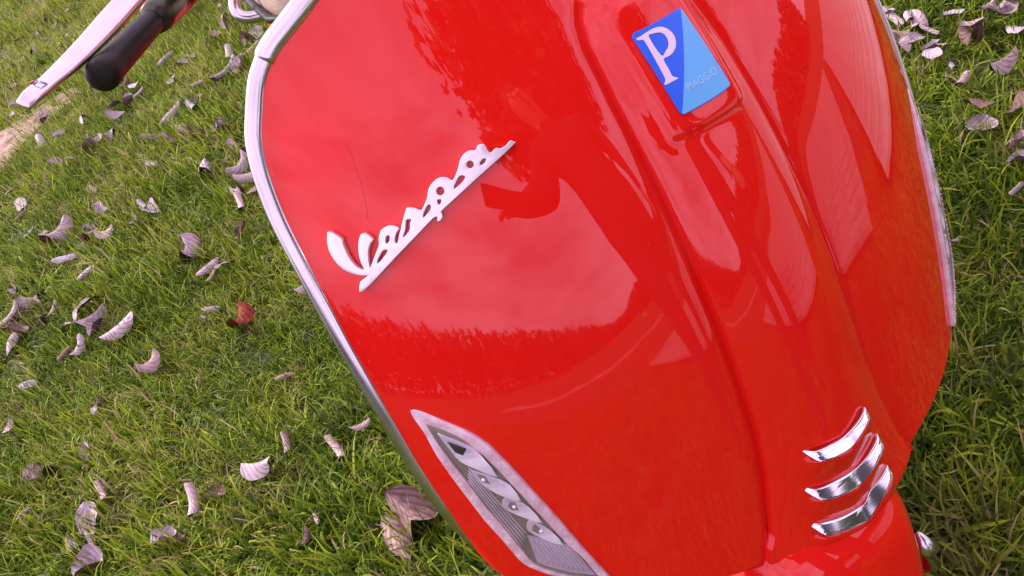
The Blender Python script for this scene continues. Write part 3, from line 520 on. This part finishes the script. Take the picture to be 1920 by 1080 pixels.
def rim_trim():
    P3, o, nn = frame_at(rimc); i1 = int(np.argmin(np.abs(rimc[:, 1] - .894) + (rimc[:, 0] < .15) * 9)); i0 = int(np.argmin(np.abs(rimc[:, 1] - .536)))
    for sx in (-1, 1):
        for nm, a, b, k_ in (('edge_trim', i0, i1, 1.0), ('edge_trim', i1 - 3, len(rimc) - 2, 1.16)):
            idx = np.arange(a, b); c = P3[idx] + o[idx] * .0062 - nn[idx] * .0035
            tt = (idx - a) / 14.0; tp = np.clip(np.sqrt(np.clip(tt, .02, 1)), .15, 1) if k_ == 1 else np.ones(len(idx))
            tp = tp * (.74 + .26 * np.clip((rimc[idx, 1] - .56) / .25, 0, 1))
            V, F_ = sweep(c, .0072 * k_ * tp, .0068 * k_ * tp, 28, up=nn[idx], power=2.3)
            V = np.array(V) * np.array((sx, 1, 1)); F_ = F_ if sx == 1 else [f[::-1] for f in F_]
            mesh(nm, V, F_, CHROME, scooter)
rim_trim()
def horn_cover():
    zs = np.linspace(.437, .857, 250); us = np.sin(np.linspace(-1, 1, 97) * math.pi / 2) * .6 + np.linspace(-1, 1, 97) * .4
    X = us[None, :] * xt(zs)[:, None]; Z = np.repeat(zs[:, None], 97, 1)
    Z = Z + .017 * (np.abs(us)[None, :] ** 1.5) * np.clip((.475 - Z) / .038, 0, 1)    # the lower edge rises towards both sides
    Y = Ts(X, Z); G = np.stack([X, Y, Z], 2)
    l = G[:, :1].copy(); l[..., 1] += .008; l[..., 0] -= .0006; r_ = G[:, -1:].copy(); r_[..., 1] += .008; r_[..., 0] += .0006
    G = np.concatenate([l, G, r_], 1)
    rows = [G]
    bot = []
    for dz, dy in ((-.0025, .003), (-.0030, .010), (-.001, .024)):
        q = G[0].copy(); q[:, 2] += dz; q[:, 1] += dy; bot.append(q[None])
    top = []
    for dz, dy in ((.0025, .002), (.004, .006), (.0045, .022)):
        q = G[-1].copy(); q[:, 2] += dz; q[:, 1] += dy; top.append(q[None])
    G = np.concatenate(bot[::-1] + rows + top, 0)
    hc = mesh('horn_cover', G.reshape(-1, 3), [f[::-1] for f in grid_faces(G.shape[0], G.shape[1])], RED, scooter)
    for q, c0 in zip(SLATS, CHEV):
        q = [(x, (c0 + .30 * math.hypot(x, .004) + .0060) + (z - (c0 + .30 * math.hypot(x, .004) + .0060)) * .72) for x, z in q]
        lp = [tuple(p) for p in catmull(q, 3, True)]
        o = plate('slat', [lp], Tsm, -.0015, .0028,   .0007, SLATM, hc, maxe=.0025, tilt=lambda x, z, c0=c0, xe=max(abs(p[0]) for p in q) - .0085: -.75 * np.maximum(np.abs(x) - xe, 0) +   .0074 * np.clip(1 - (z - c0 - .30 * np.sqrt(x * x + .004 ** 2)) / .0125, -.1, 1))
    b = np.array(BADGE); c = b.mean(0)
    def rc(P, r_=.0035):                       # round the corners of a polygon
        out = []
        for i in range(len(P)):
            p, a, d = np.array(P[i]), np.array(P[i - 1]), np.array(P[(i + 1) % len(P)])
            p0 = p + (a - p) / np.linalg.norm(a - p) * r_; p1 = p + (d - p) / np.linalg.norm(d - p) * r_
            for t in np.linspace(0, 1, 5): out.append(tuple((1 - t) ** 2 * p0 + 2 * t * (1 - t) * p + t * t * p1))
        return out
    full = c + (b - c) * np.array((1.0, 1.0))
    plate('badge_base', [rc(full)], Tsm, 0, .0010, .0003, BLUE_D, hc, maxe=.005)
    tl, tr, br, bl = [c + (p - c) * .985 for p in full]
    plate('light_half', [rc([tr, br, bl], .0022)], Tsm, .0006, .0006, .00015, BLUE_L, hc, maxe=.005)
    cat_ = lambda q: [tuple(p) for p in catmull(q, 3, True)]
    plate('letter', [cat_(P_OUT), cat_(P_IN)], Tsm, .0008, .0006, .0001, PINKW, hc, maxe=.003)
    fc = bpy.data.curves.new('t', 'FONT'); fc.body = 'PIAGGIO'; fc.size = 1; fc.align_x = 'CENTER'; fc.align_y = 'CENTER'; fc.extrude = .02; ob = bpy.data.objects.new('t', fc); COL.objects.link(ob)
    fc.space_character = 1.08; fc.offset = .016
    dg = bpy.context.evaluated_depsgraph_get(); me = bpy.data.meshes.new_from_object(ob.evaluated_get(dg)); wd = ob.dimensions[0]; bpy.data.objects.remove(ob)
    q = np.array([v.co[:] for v in me.vertices]); k_ = .0262 / wd
    P = onsurf(Tsm, np.stack([q[:, 0] * k_ + .0050, q[:, 1] * k_ * .98 + .7992], 1), .0013 + q[:, 2] * .008)
    for v, p in zip(me.vertices, P): v.co = p
    me.materials.clear(); me.materials.append(FAINT); link('lettering', me, hc)
    return hc
horn_cover()
lp = [[tuple(p) for p in catmull(q, 3, True)] for q in SCRIPT]
plate('script_badge', lp, Fs, .0004, .0042, .00045, BADGEM, scooter, maxe=.006)
def scratch():
    P = onsurf(Fs, catmull(SCRATCH, 6), .00005); V, F_ = sweep(P, .00014, .00008, 5, up=(0, 1, 0)); mesh('scratch', V, F_, mat('bare_red', (.46, .010, .008), .7), scooter)
scratch()
def turn_signal(mirror):
    hc_ = np.array(LENSWIN).mean(0); hole = [tuple(hc_ + (np.array(p) - hc_) * 1.045) for p in LENSWIN]
    hs = plate('turn_signal', [[tuple(p) for p in catmull(LENS, 2, True)], hole], Fs, -.002, .0058, .0010, LENSB, scooter, mirror, maxe=.008, tilt=lambda x, z: -.0030 * np.clip((z - .632) / .03, 0, 1))
    c = np.array(LENSWIN).mean(0); big = [tuple(c + (np.array(p) - c) * 1.09) for p in LENSWIN]
    plate('reflector_window', [big], Fs, .0002, .0010, .0003, WINDOW, hs, mirror, maxe=.008)
    for i, f in enumerate(FACETS[:4]):
        zc_ = np.array(f)[:, 1].mean(); plate('reflector', [[tuple(p) for p in catmull(f, 2, True)]], Fs, .0016, .0016, .0006, FACET, hs, mirror, maxe=.004, tilt=lambda x, z, zc_=zc_: np.clip((zc_ - z) * .14, -.0008, .0016))
        c = np.array(f); k_ = c.mean(0) * .35 + c[-2] * .25 + c[1] * .40
        dk = c[0] * .45 + c[-1] * .1 + c[2] * .25 + c[-3] * .2
        tri_ = [tuple(.62 * p + .38 * c.mean(0)) for p in (c[0], c[1], c[2], c.mean(0) * .6 + c[-2] * .4, c[-1])]
        plate('reflector_recess', [tri_], Fs, .0027, .0008, .0002, DARKCH if i == 0 else WINDOW, hs, mirror, maxe=.006)
        if i:
            s_ = -1 if mirror else 1; p3 = onsurf(Fs, [(k_[0] * s_, k_[1])], .0022)[0]
            V, F_ = lathe([(.0003, .0022), (.0016, .0015), (.0021, 0), (.0016, -.0015), (.0003, -.0022)], 10, 'z', p3); mesh('bulb', V, F_, BULB, hs)
    plate('ribbed_panel', [FACETS[4]], Fs, .0011, .0010, .0003, RIBM, hs, mirror, maxe=.006)
    a0, a1 = np.array(FACETS[4][0]), np.array(FACETS[4][2]); b0, b1 = np.array(FACETS[4][6]), np.array(FACETS[4][4])
    lines = []
    for t in np.linspace(.08, .92, 9):
        p, q = a0 * (1 - t) + a1 * t, b0 * (1 - t) + b1 * t; lines.append((p * .9 + q * .1, p * .12 + q * .88, .0023))
    w0, w1 = np.array(LENSWIN[17]), np.array(LENSWIN[14])
    for t in np.linspace(0, 1, 5):
        lines.append((w0 * (1 - t) + np.array(FACETS[1][0]) * t, w1 * (1 - t) + np.array(FACETS[4][0]) * t, .0016))
    pr = []
    for p, q, h in lines:
        pts = resample([p, q], 12); pts[:, 0] *= -1 if mirror else 1
        pr.append(sweep(onsurf(Fs, pts, h), .00055, .0004, 6, up=(0, 1, 0)))
    V, F_ = merge(pr); mesh('rib', V, F_, FACET, hs)['kind'] = 'stuff'
    ring = np.array([p for p in catmull(LENS, 6, True)]); ring = np.r_[ring, ring[:1]]; ring = resample(ring, 92); c = np.array(LENS).mean(0); pr = []
    nrm2 = np.gradient(ring, axis=0); nrm2 /= np.linalg.norm(nrm2, axis=1, keepdims=True); inn = np.stack([-nrm2[:, 1], nrm2[:, 0]], 1)
    sgn = np.sign(((c - ring) * inn).sum(1).mean()); pts = ring + inn * sgn * .0026; pts[:, 0] *= -1 if mirror else 1
    for p in [q for q in onsurf(Fs, pts, .0037)[:-1] if q[2] < .628]:
        pr.append(lathe([(.0001, .0003), (.0005, .0002), (.0007, -.0004)], 7, 'z', p))
    V, F_ = merge(pr); mesh('border_stud', V, F_, LENSB, hs)['kind'] = 'stuff'
    lo = [tuple(np.array(p) * 1.01 - np.array(LENSWIN).mean(0) * .01) for p in LENSWIN]
    plate('lens_cover', [lo], Fs, .0032, .0006, .0002, GLASS, hs, mirror, maxe=.01)
    return hs
turn_signal(False); turn_signal(True)
def fender():
    crown = resample(catmull([(.16, .30), (.13, .40), (.07, .458), (0, .472), (-.06, .470), (-.10, .459), (-.125, .432), (-.137, .39), (-.143, .34), (-.14, .28), (-.125, .20), (-.11, .16)], 8), 90)
    prof = resample(catmull([(0, 0), (.012, .0008), (.024, .004), (.031, .011), (.037, .025), (.044, .05), (.049, .070), (.0515, .076), (.050, .082)], 5), 44)
    t_ = np.gradient(crown, axis=0); t_ /= np.linalg.norm(t_, axis=1, keepdims=True); inn = np.stack([-t_[:, 1], t_[:, 0]], 1); G = []
    cc = np.array((.01, .28)); inn *= np.sign(((cc - crown) * inn).sum(1))[:, None]
    for (y, z), (iy, iz) in zip(crown, inn):
        G.append([(-.018 + x * 1.9, y + iy * d, z + iz * d) for x, d in np.r_[prof[::-1] * np.array((-1, 1)), prof[1:]]])
    G = np.array(G); n, m = G.shape[:2]
    f = mesh('front_fender', G.reshape(-1, 3), grid_faces(n, m), RED, scooter)
    s = f.modifiers.new('thick', 'SOLIDIFY'); s.thickness = .002
    # axle side: fork link and its chrome cap
    wh = np.array((0, .01, .185))
    V, F_ = lathe([(.105, -.045), (.15, -.052), (.172, -.045), (.182, -.025), (.185, 0), (.182, .025), (.172, .045), (.15, .052), (.105, .045), (.10, 0), (.105, -.045)], 48, 'x', wh)
    fw = mesh('front_wheel', V, F_, TYRE, scooter)
    V, F_ = lathe([(.03, -.05), (.05, -.04), (.09, -.03), (.112, -.045), (.115, 0), (.112, .045), (.09, .03), (.05, .04), (.03, .05)], 40, 'x', wh); mesh('wheel_rim', V, F_, SATIN, fw)
    for sx in (-1, 1):
        V, F_ = lathe([(.001, .098), (.014, .096), (.020, .088), (.022, .05)], 24, 'x', (0, 0, 0)); V = [np.array(v) * np.array((sx, 1, 1)) + wh for v in V]; mesh('axle_cap', V, F_ if sx > 0 else [q[::-1] for q in F_], CHROME, fw)
    V, F_ = sweep([(.070, .01, .19), (.073, .0, .30), (.062, .0, .43)], np.array([.013, .015, .012])); mesh('fork', V, F_, GREY, scooter)
    V, F_ = sweep([(.070, -.105, .360), (.076, -.110, .340), (.077, -.109, .318), (.070, -.10, .300)], np.array([.002, .009, .010, .003]), m=16); mesh('fork_cover', V, F_, CHROME, scooter)
fender()
def rear():
    rows = []
    for y, zc, hw, hh in ((.50, .60, .08, .16), (.58, .58, .105, .18), (.75, .54, .12, .21), (.95, .52, .13, .20), (1.15, .53, .12, .17), (1.32, .56, .08, .11), (1.38, .57, .05, .05)):
        rows.append([(.16 * (y - .5) + hw * math.copysign(abs(math.cos(a)) ** .8, math.cos(a)), y, zc + hh * math.copysign(abs(math.sin(a)) ** .8, math.sin(a))) for a in np.linspace(0, 2 * math.pi, 33)[:-1]])
    G = np.array(rows); V = G.reshape(-1, 3); F_ = grid_faces(len(rows), 32, True); F_ += [tuple(range(32))[::-1], tuple(range((len(rows) - 1) * 32, len(rows) * 32))]
    b = mesh('rear_body', V, F_, RED, scooter); s = b.modifiers.new('s', 'SUBSURF'); s.levels = s.render_levels = 2
    V, F_ = box((0, .33, .30), (.34, .62, .05)); o = mesh('floorboard', V, F_, GREY, scooter, smooth=False); bevel_mod(o, .02, 3)
    V, F_ = box((0, .10, .62), (.12, .11, .60)); o = mesh('steering_column', V, F_, GREY, scooter, smooth=False); bevel_mod(o, .03, 3); o.location = (0, .06, 0)
    wh = np.array((0, 1.17, .185))
    V, F_ = lathe([(.105, -.045), (.15, -.052), (.172, -.045), (.182, -.025), (.185, 0), (.182, .025), (.172, .045), (.15, .052), (.105, .045), (.10, 0), (.105, -.045)], 48, 'x', wh)
    fw = mesh('rear_wheel', V, F_, TYRE, scooter)
    V, F_ = lathe([(.03, -.05), (.05, -.04), (.09, -.03), (.112, -.045), (.115, 0), (.112, .045), (.09, .03), (.05, .04), (.03, .05)], 40, 'x', wh); mesh('wheel_rim', V, F_, SATIN, fw)
    V, F_ = sweep([(.10, .45, .27), (.17, .47, .14), (.205, .48, .045)], .011); mesh('side_stand', V, F_, GREY, scooter)
    # seat: beige top, dark welt, chrome grab rail
    sp = [np.array(q) for q in SEATP]
    rows = []
    for y, hw, zt_, th in ((.46, .06, .85, .03), (.49, .105, .862, .035), (.56, .120, .868, .04), (.80, .122, .872, .045), (1.0, .122, .875, .045), (1.2, .11, .875, .04), (1.27, .07, .87, .03)):
        rows.append([(.145 * (y - .5) + hw * math.copysign(abs(math.cos(a)) ** .55, math.cos(a)), y, zt_ - th + th * math.copysign(abs(math.sin(a)) ** .55, math.sin(a))) for a in np.linspace(0, 2 * math.pi, 33)[:-1]])
    G = np.array(rows); F_ = grid_faces(len(rows), 32, True) + [tuple(range(32))[::-1], tuple(range((len(rows) - 1) * 32, len(rows) * 32))]
    st = mesh('seat', G.reshape(-1, 3), F_, BEIGE, scooter); s = st.modifiers.new('s', 'SUBSURF'); s.levels = s.render_levels = 2
    welt = resample(catmull([(.145 * (y - .5) + x, y, .822) for x, y in ((-.11, 1.2), (-.122, 1.0), (-.122, .8), (-.121, .56), (-.105, .49), (0, .455), (.105, .49), (.121, .56), (.122, .8), (.122, 1.0), (.11, 1.2))], 6), 90)
    V, F_ = sweep(welt, .0045, m=10); mesh('welt', V, F_, BLACK, st)
    rail = resample(catmull(RAIL, 8), 60); V, F_ = sweep(rail, .0068, .0062, m=14, up=(0, 1, 0)); mesh('grab_rail', V, F_, CHROME, st)
rear()
def handlebar():
    g0, g1, g2 = map(np.array, GRIP)
    d = (g2 - g1) / np.linalg.norm(g2 - g1); piv = np.array((-.02, .30, .985)); inner = g1 - d * .09
    path = resample(catmull([piv, (piv + inner) / 2 + np.array((0, .03, .01)), inner, g1 - d * .02], 8), 40)
    V, F_ = sweep(path, np.linspace(.03, .014, 40), m=20); hb = mesh('handlebar', V, F_, DARKCH, scooter)
    V, F_ = sweep([g1 - d * .07, g1 - d * .055, g1 - d * .02, g1 - d * .004], np.array([.011, .0150, .0155, .0135]), m=24, up=(0, 1, 0)); mesh('control_housing', V, F_, DARKCH, hb)
    L_ = np.linalg.norm(g2 - g1); prof = [(0, .0108), (.03, .0110), (.25, .0116), (.55, .0122), (.80, .0126), (.86, .0128), (.90, .0136), (.96, .0139), (1.0, .0134), (1.02, .0120), (1.035, .009), (1.042, .004)]
    V, F_ = sweep([g1 + d * L_ * t for t, _ in prof], np.array([r_ for _, r_ in prof]), m=32, up=(0, 1, 0)); gp = mesh('grip', V, F_, BLACK, hb)
    # rows of little studs along the grip
    up_ = np.array((0, 1., 0)); s_ = np.cross(d, up_); s_ /= np.linalg.norm(s_); q_ = np.cross(s_, d); pr = []
    for k_, a in enumerate(np.arange(0, 360, 20)):
        for t in np.linspace(.12, .42, 11):
            if (k_ % 3) == 2: continue
            r_ = .0110 + .0022 * t; p = g1 + d * L_ * t + (s_ * math.cos(R(a)) + q_ * math.sin(R(a))) * r_
            pr.append(lathe([(.0001, .0005), (.0006, .0002), (.0006, -.0004)], 6, 'z', p))
    V, F_ = merge(pr); mesh('grip_stud', V, F_, GREY, gp)['kind'] = 'stuff'
    lv = np.array(LEVER); lv = resample(catmull(lv, 8), 60); t = np.linspace(0, 1, 60)
    wv = np.interp(t, [0, .35, .6, .82, .95, 1], [.0108, .0104, .0090, .0073, .0070, .0056]); cfs = np.array(Matrix.Rotation(-LEAN, 3, 'Y') @ cf)
    V, F_ = sweep(lv, wv, wv * .42, m=24, up=np.tile(-cfs + np.array((.15, -.1, .25)), (60, 1)), power=3.2); l_ = mesh('brake_lever', V, F_, SATIN, hb)
    i = 55; tdir = lv[57] - lv[51]; tdir /= np.linalg.norm(tdir); upv = -cfs + np.array((.15, -.1, .25)); sd_ = np.cross(tdir, upv); sd_ /= np.linalg.norm(sd_); q = np.cross(sd_, tdir)
    pr = []; c0 = lv[i - 3] + q * (wv[i] * .42 + .0002) + sd_ * .0008
    for du, ds in ((-.0036, 0), (.0036, 0)):
        pr.append(sweep([c0 + tdir * du - sd_ * .0036, c0 + tdir * du + sd_ * .0036], .0006, .0004, 6, up=q))
    for ds in (-.0036, .0036):
        pr.append(sweep([c0 + sd_ * ds - tdir * .0036, c0 + sd_ * ds + tdir * .0036], .0006, .0004, 6, up=q))
    V, F_ = merge(pr); mesh('lever_slot', V, F_, mat('blue_steel', (.22, .26, .52), .3, .8), l_)
    V, F_ = box(c0 + sd_ * .0055 - q * .001, (.003, .002, .003)); mesh('red_mark', V, F_, RED, l_, smooth=False)
    low = lv[4:58] - q * (wv[4:58] * .42)[:, None] * .6 + sd_ * 0
    V, F_ = sweep(low, wv[4:58] * .92, .0022, m=12, up=np.tile(-cfs + np.array((.15, -.1, .25)), (54, 1))); mesh('lever_underside', V, F_, DARKCH, l_)
    # other side of the bars and the headset, above the frame
    m_ = np.array((-1, 1, 1)); V, F_ = sweep(path * m_, np.linspace(.03, .014, 40), m=20); mesh('handlebar', V, F_, RED, scooter)
    V, F_ = sweep([(g1 + d * L_ * t_) * m_ for t_, _ in prof], np.array([r_ for _, r_ in prof]), m=32, up=(0, 1, 0)); mesh('grip', V, F_, BLACK, scooter)
    G = []
    for z, hx, y0, y1 in ((.955, .05, .12, .26), (.985, .075, .10, .33), (1.03, .085, .11, .37), (1.075, .07, .16, .37), (1.095, .03, .21, .33)):
        G.append([(hx * math.cos(a), (y0 + y1) / 2 + (y1 - y0) / 2 * math.sin(a), z) for a in np.linspace(0, 2 * math.pi, 29)[:-1]])
    G = np.array(G); F_ = grid_faces(5, 28, True) + [tuple(range(28))[::-1], tuple(range(4 * 28, 5 * 28))]
    h = mesh('headset', G.reshape(-1, 3), F_, RED, scooter); s = h.modifiers.new('s', 'SUBSURF'); s.levels = s.render_levels = 2
handlebar()

# ------------------------------------------------------------------ fallen leaves, each its own object
def leaf_mat(name, c, dark):
    m = mat(name, c, .62); t = m.node_tree; b = t.nodes['Principled BSDF']; b.inputs['Specular IOR Level'].default_value = .3
    uv = N('ShaderNodeUVMap', t); sp = N('ShaderNodeSeparateXYZ', t); t.links.new(uv.outputs[0], sp.inputs[0])
    def mth(op, a, b_=None, c_=None):
        q = N('ShaderNodeMath', t, operation=op)
        for i, v in enumerate((a, b_, c_)):
            if v is None: continue
            if isinstance(v, (int, float)): q.inputs[i].default_value = v
            else: t.links.new(v, q.inputs[i])
        return q.outputs[0]
    av = mth('ABSOLUTE', sp.outputs[1]); ph = mth('MULTIPLY_ADD', sp.outputs[0], 34., mth('MULTIPLY', av, -13.))
    ribs = mth('POWER', mth('MULTIPLY_ADD', mth('SINE', ph), .5, .5), 3.)
    mid = mth('POWER', mth('SUBTRACT', 1., mth('MINIMUM', mth('MULTIPLY', av, 9.), 1.)), 2.)
    hgt = mth('MAXIMUM', ribs, mid)
    n = N('ShaderNodeTexNoise', t); n.inputs['Scale'].default_value = 55; n.inputs['Detail'].default_value = 5
    tc_ = N('ShaderNodeTexCoord', t); t.links.new(tc_.outputs['Object'], n.inputs[0])
    fac = mth('ADD', mth('MULTIPLY', n.outputs[0], .9), mth('MULTIPLY', hgt, -.25))
    oi = N('ShaderNodeObjectInfo', t)
    f2 = mth('ADD', fac, mth('MULTIPLY_ADD', oi.outputs['Random'], .3, -.15))
    cr_ = N('ShaderNodeValToRGB', t); cr_.color_ramp.elements[0].position = .12; cr_.color_ramp.elements[1].position = .52
    cr_.color_ramp.elements[0].color = (*dark, 1); cr_.color_ramp.elements[1].color = (*c, 1)
    t.links.new(f2, cr_.inputs[0]); t.links.new(cr_.outputs[0], b.inputs['Base Color'])
    bp = N('ShaderNodeBump', t); bp.inputs['Strength'].default_value = .8; bp.inputs['Distance'].default_value = .0012
    hh = mth('ADD', hgt, mth('MULTIPLY', n.outputs[0], .5)); t.links.new(hh, bp.inputs['Height']); t.links.new(bp.outputs[0], b.inputs['Normal'])
    return m
LM = {'L': leaf_mat('lavender_leaf', (.46, .39, .43), (.28, .215, .23)), 'P': leaf_mat('pink_leaf', (.48, .375, .385), (.30, .20, .195)), 'G': leaf_mat('grey_leaf', (.38, .36, .40), (.18, .15, .17)),
      'B': leaf_mat('brown_leaf', (.19, .115, .10), (.06, .032, .025)), 'T': leaf_mat('tan_leaf', (.42, .31, .22), (.2, .12, .07)), 'W': leaf_mat('mauve_brown_leaf', (.40, .26, .25), (.17, .095, .09)), 'R': leaf_mat('rust_leaf', (.26, .035, .012), (.06, .008, .004))}
INNER = {'L': leaf_mat('leaf_inside', (.20, .13, .115), (.07, .04, .032)), 'R': leaf_mat('rust_inside', (.16, .03, .015), (.05, .008, .004))}
def leaf_mesh(size, form, colour, seed):
    r_ = random.Random(seed); nu, nv = 15, 11
    L_ = size / 2 * (1.38 if form in 'CF' else 1.1 if form in 'VR' else 1.28); Wd = L_ * r_.uniform(.50, .66)
    kx, kl, tw, fold, rough = 0, 0, 0, 0, .05
    if form == 'O': kx, kl, tw, rough = r_.uniform(.3, 1.0), r_.uniform(-.6, .9), r_.uniform(-.4, .4), .10
    elif form == 'C': kx, kl, tw, L_, Wd = r_.uniform(1.5, 3.2), r_.uniform(-.4, .6), r_.uniform(-.7, .7), L_ * 1.02, L_ * r_.uniform(.5, .75)
    elif form == 'F': fold, kl, tw, kx, Wd = r_.uniform(.45, 1.1), r_.uniform(.1, 1.0), r_.uniform(-.8, .8), r_.uniform(-.3, .8), L_ * r_.uniform(.6, .85)
    elif form == 'T': kx, kl, tw, fold, Wd, rough = r_.uniform(.8, 1.9), r_.uniform(.6, 1.7), r_.uniform(-1.6, 1.6), r_.uniform(0, .5), L_ * r_.uniform(.6, .85), .14
    elif form == 'V': kx, kl, tw, Wd, rough = 1.1, -.35, .25, L_ * .40, .05
    elif form == 'R': kx, kl, tw, Wd, rough, fold = .5, 1.15, .9, L_ * .62, .12, .35
    up = -1 if form in 'CV' or r_.random() < .5 else 1; P = np.zeros((nu, nv, 3)); uv = []
    ph = [r_.uniform(0, 6.3) for _ in range(4)]
    for i in range(nu):
        u = -1 + 2 * i / (nu - 1); ww = Wd * max((1 - abs(u) ** 2.1), 0) ** .75 * (1 - .22 * u) + L_ * .012
        for j in range(nv):
            v = -1 + 2 * j / (nv - 1); a = v * ww
            if kx:
                k_ = kx / Wd; x, z = math.sin(a * k_) / k_, up * (1 - math.cos(a * k_)) / k_
            else: x, z = a, 0
            if fold:
                x, z = x * math.cos(fold), z + up * abs(a) * math.sin(fold)
            z += rough * L_ * (.5 * math.sin(3.1 * u + ph[0] + 2 * v) + .35 * math.sin(6 * v * u + ph[1]) * abs(v)) * .6 + rough * .5 * L_ * abs(v) ** 3 * math.sin(7 * u + ph[2])
            th = tw * u; x, z = x * math.cos(th) - z * math.sin(th), x * math.sin(th) + z * math.cos(th)
            q = kl / L_; yy = u * L_
            if abs(kl) > 1e-3: y, z = math.sin(yy * q) / q - z * math.sin(yy * q) * .9, z * math.cos(yy * q) + (1 - math.cos(yy * q)) / q
            else: y = yy
            P[i, j] = (x, y, z); uv.append((u * .5 + .5, v))
    A = P.reshape(-1, 3); du = np.gradient(P, axis=0).reshape(-1, 3); dv = np.gradient(P, axis=1).reshape(-1, 3); n = np.cross(dv, du); n /= np.linalg.norm(n, axis=1, keepdims=True) + 1e-9
    F1 = grid_faces(nu, nv); k_ = len(A); F2 = [tuple(i + k_ for i in f[::-1]) for f in F1]; V = np.r_[A, A - n * .00035]
    # short stalk
    base = A[nv // 2]; dd = base - A[nv + nv // 2]; dd /= np.linalg.norm(dd) + 1e-9; sl = size * r_.uniform(.12, .3); side = np.array((dd[1], -dd[0], .3)) * r_.uniform(-.3, .3)
    sv, sf = sweep([base - dd * .002, base + dd * sl * .5 + side * sl * .3, base + dd * sl + side * sl], np.array([.0009, .0007, .0006]) * max(size / .06, .5), m=5); o = len(V); V = np.r_[V, np.array(sv)]; F3 = [tuple(i + o for i in f) for f in sf]
    V[:, 2] -= np.percentile(V[:, 2], 20)
    flip = up < 0
    me = bpy.data.meshes.new('leaf'); me.from_pydata([tuple(map(float, v)) for v in V], [], F1 + F2 + F3)
    out, inn = LM[colour], INNER['R' if colour == 'R' else 'L']
    me.materials.append(out); me.materials.append(inn if colour not in 'B' else LM['B'])
    # the pale underside faces up on most of these leaves
    mi = [0] * len(F1) + [1] * len(F2) + [1] * len(F3)
    me.polygons.foreach_set('material_index', mi); me.polygons.foreach_set('use_smooth', [True] * len(me.polygons))
    ul = me.uv_layers.new(name='UVMap'); allu = uv + uv + [(.0, .0)] * len(sv)
    for l in me.loops: ul.data[l.index].uv = allu[l.vertex_index]
    me.update(); return me
CW = {'L': 'pale lavender', 'P': 'pinkish', 'G': 'grey', 'B': 'brown', 'T': 'tan', 'R': 'rust-red', 'W': 'mauve brown'}
FW = {'O': 'open', 'C': 'rolled', 'F': 'folded', 'T': 'twisted', 'V': 'ribbed', 'R': 'crumpled'}
def proj(p):
    d = Vector(p) - Vector(CAMLOC); z = d.dot(cf); return 960 + 1700 * d.dot(cx) / z, 540 - 1700 * d.dot(cy) / z, z
MARKS = [('the rust-red leaf', 437, 590), ('the brake lever tip', 45, 195), ('the black grip end', 195, 140), ('the chrome trim joint', 500, 95), ('the broad ribbed brown leaf', 732, 998),
         ("the white script's start", 640, 480), ("the near indicator's tip", 785, 775), ("the far indicator's top", 1705, 175), ("the far indicator's bottom", 1785, 590), ('the chrome grab rail', 445, 30), ('the bare soil strip', 75, 230), ('the bottom left corner', 0, 1080), ('the top right corner', 1920, 0)]
ORD = ['closest', 'second closest', 'third closest', 'fourth closest', 'fifth closest', 'sixth closest', 'seventh closest', 'eighth closest', 'ninth closest', 'tenth closest', 'eleventh closest', 'twelfth closest']
def leaves():
    recs = []
    for i, (x, y, s, form, c) in enumerate(LEAVES):
        me = leaf_mesh(s, form, c, 100 + i); o = bpy.data.objects.new('fallen_leaf', me); COL.objects.link(o); o.data.name = 'fallen_leaf'
        yaw = random.uniform(0, 6.283); tx, ty = random.gauss(0, .30), random.gauss(0, .30)
        if i in YAW: yaw, tx, ty = YAW[i], random.gauss(0, .12), random.gauss(0, .12)
        o.location = (x, y, float(gz(x, y)) + random.uniform(.028, .046)); o.rotation_euler = (tx, ty, yaw)
        px, py, Z = proj((x, y, .052)); pxs = s * 1700 / Z
        small = False
        if small:
            reg = 'around the brake lever' if py < 150 else 'around the bare soil strip'
            kind_ = 'far ' + ('above' if py < 150 else 'below')
            tag(o, 'small dry leaf lying in the distant grass ' + reg, 'leaf', 'small dry leaves ' + reg)
        else:
            nm, mx_, my_ = min(MARKS, key=lambda m: math.hypot(m[1] - px, m[2] - py) + (0 if (c, form) not in (('R', 'R'), ('W', 'V')) else (999 if 'leaf' in m[0] else 0)))
            dx, dy = px - mx_, py - my_
            dr = ('left of' if dx < 0 else 'right of') if abs(dx) > abs(dy) else ('above' if dy < 0 else 'below')
            recs.append((o, CW[c] + ' ' + FW[form] + ' leaf', dr + ' ' + nm, math.hypot(dx, dy)))
    from collections import defaultdict
    g = defaultdict(list)
    for r_ in recs: g[(r_[1], r_[2])].append(r_)
    for (a, b), L_ in g.items():
        L_.sort(key=lambda r_: r_[3])
        for k_, r_ in enumerate(L_):
            tag(r_[0], (a + ' on the grass ' + b) if len(L_) == 1 else '%s, %s %s' % (a, ORD[min(k_, 11)], b), 'leaf', 'fallen leaves scattered on the lawn')
    for r_ in recs:
        if 'crumpled' in r_[1]: r_[0]['label'] = 'only rust-red leaf, crumpled on the grass left of the scooter'
        if 'ribbed' in r_[1]: r_[0]['label'] = 'largest leaf, broad ribbed and brown, under the lower edge of the red panel'
leaves()
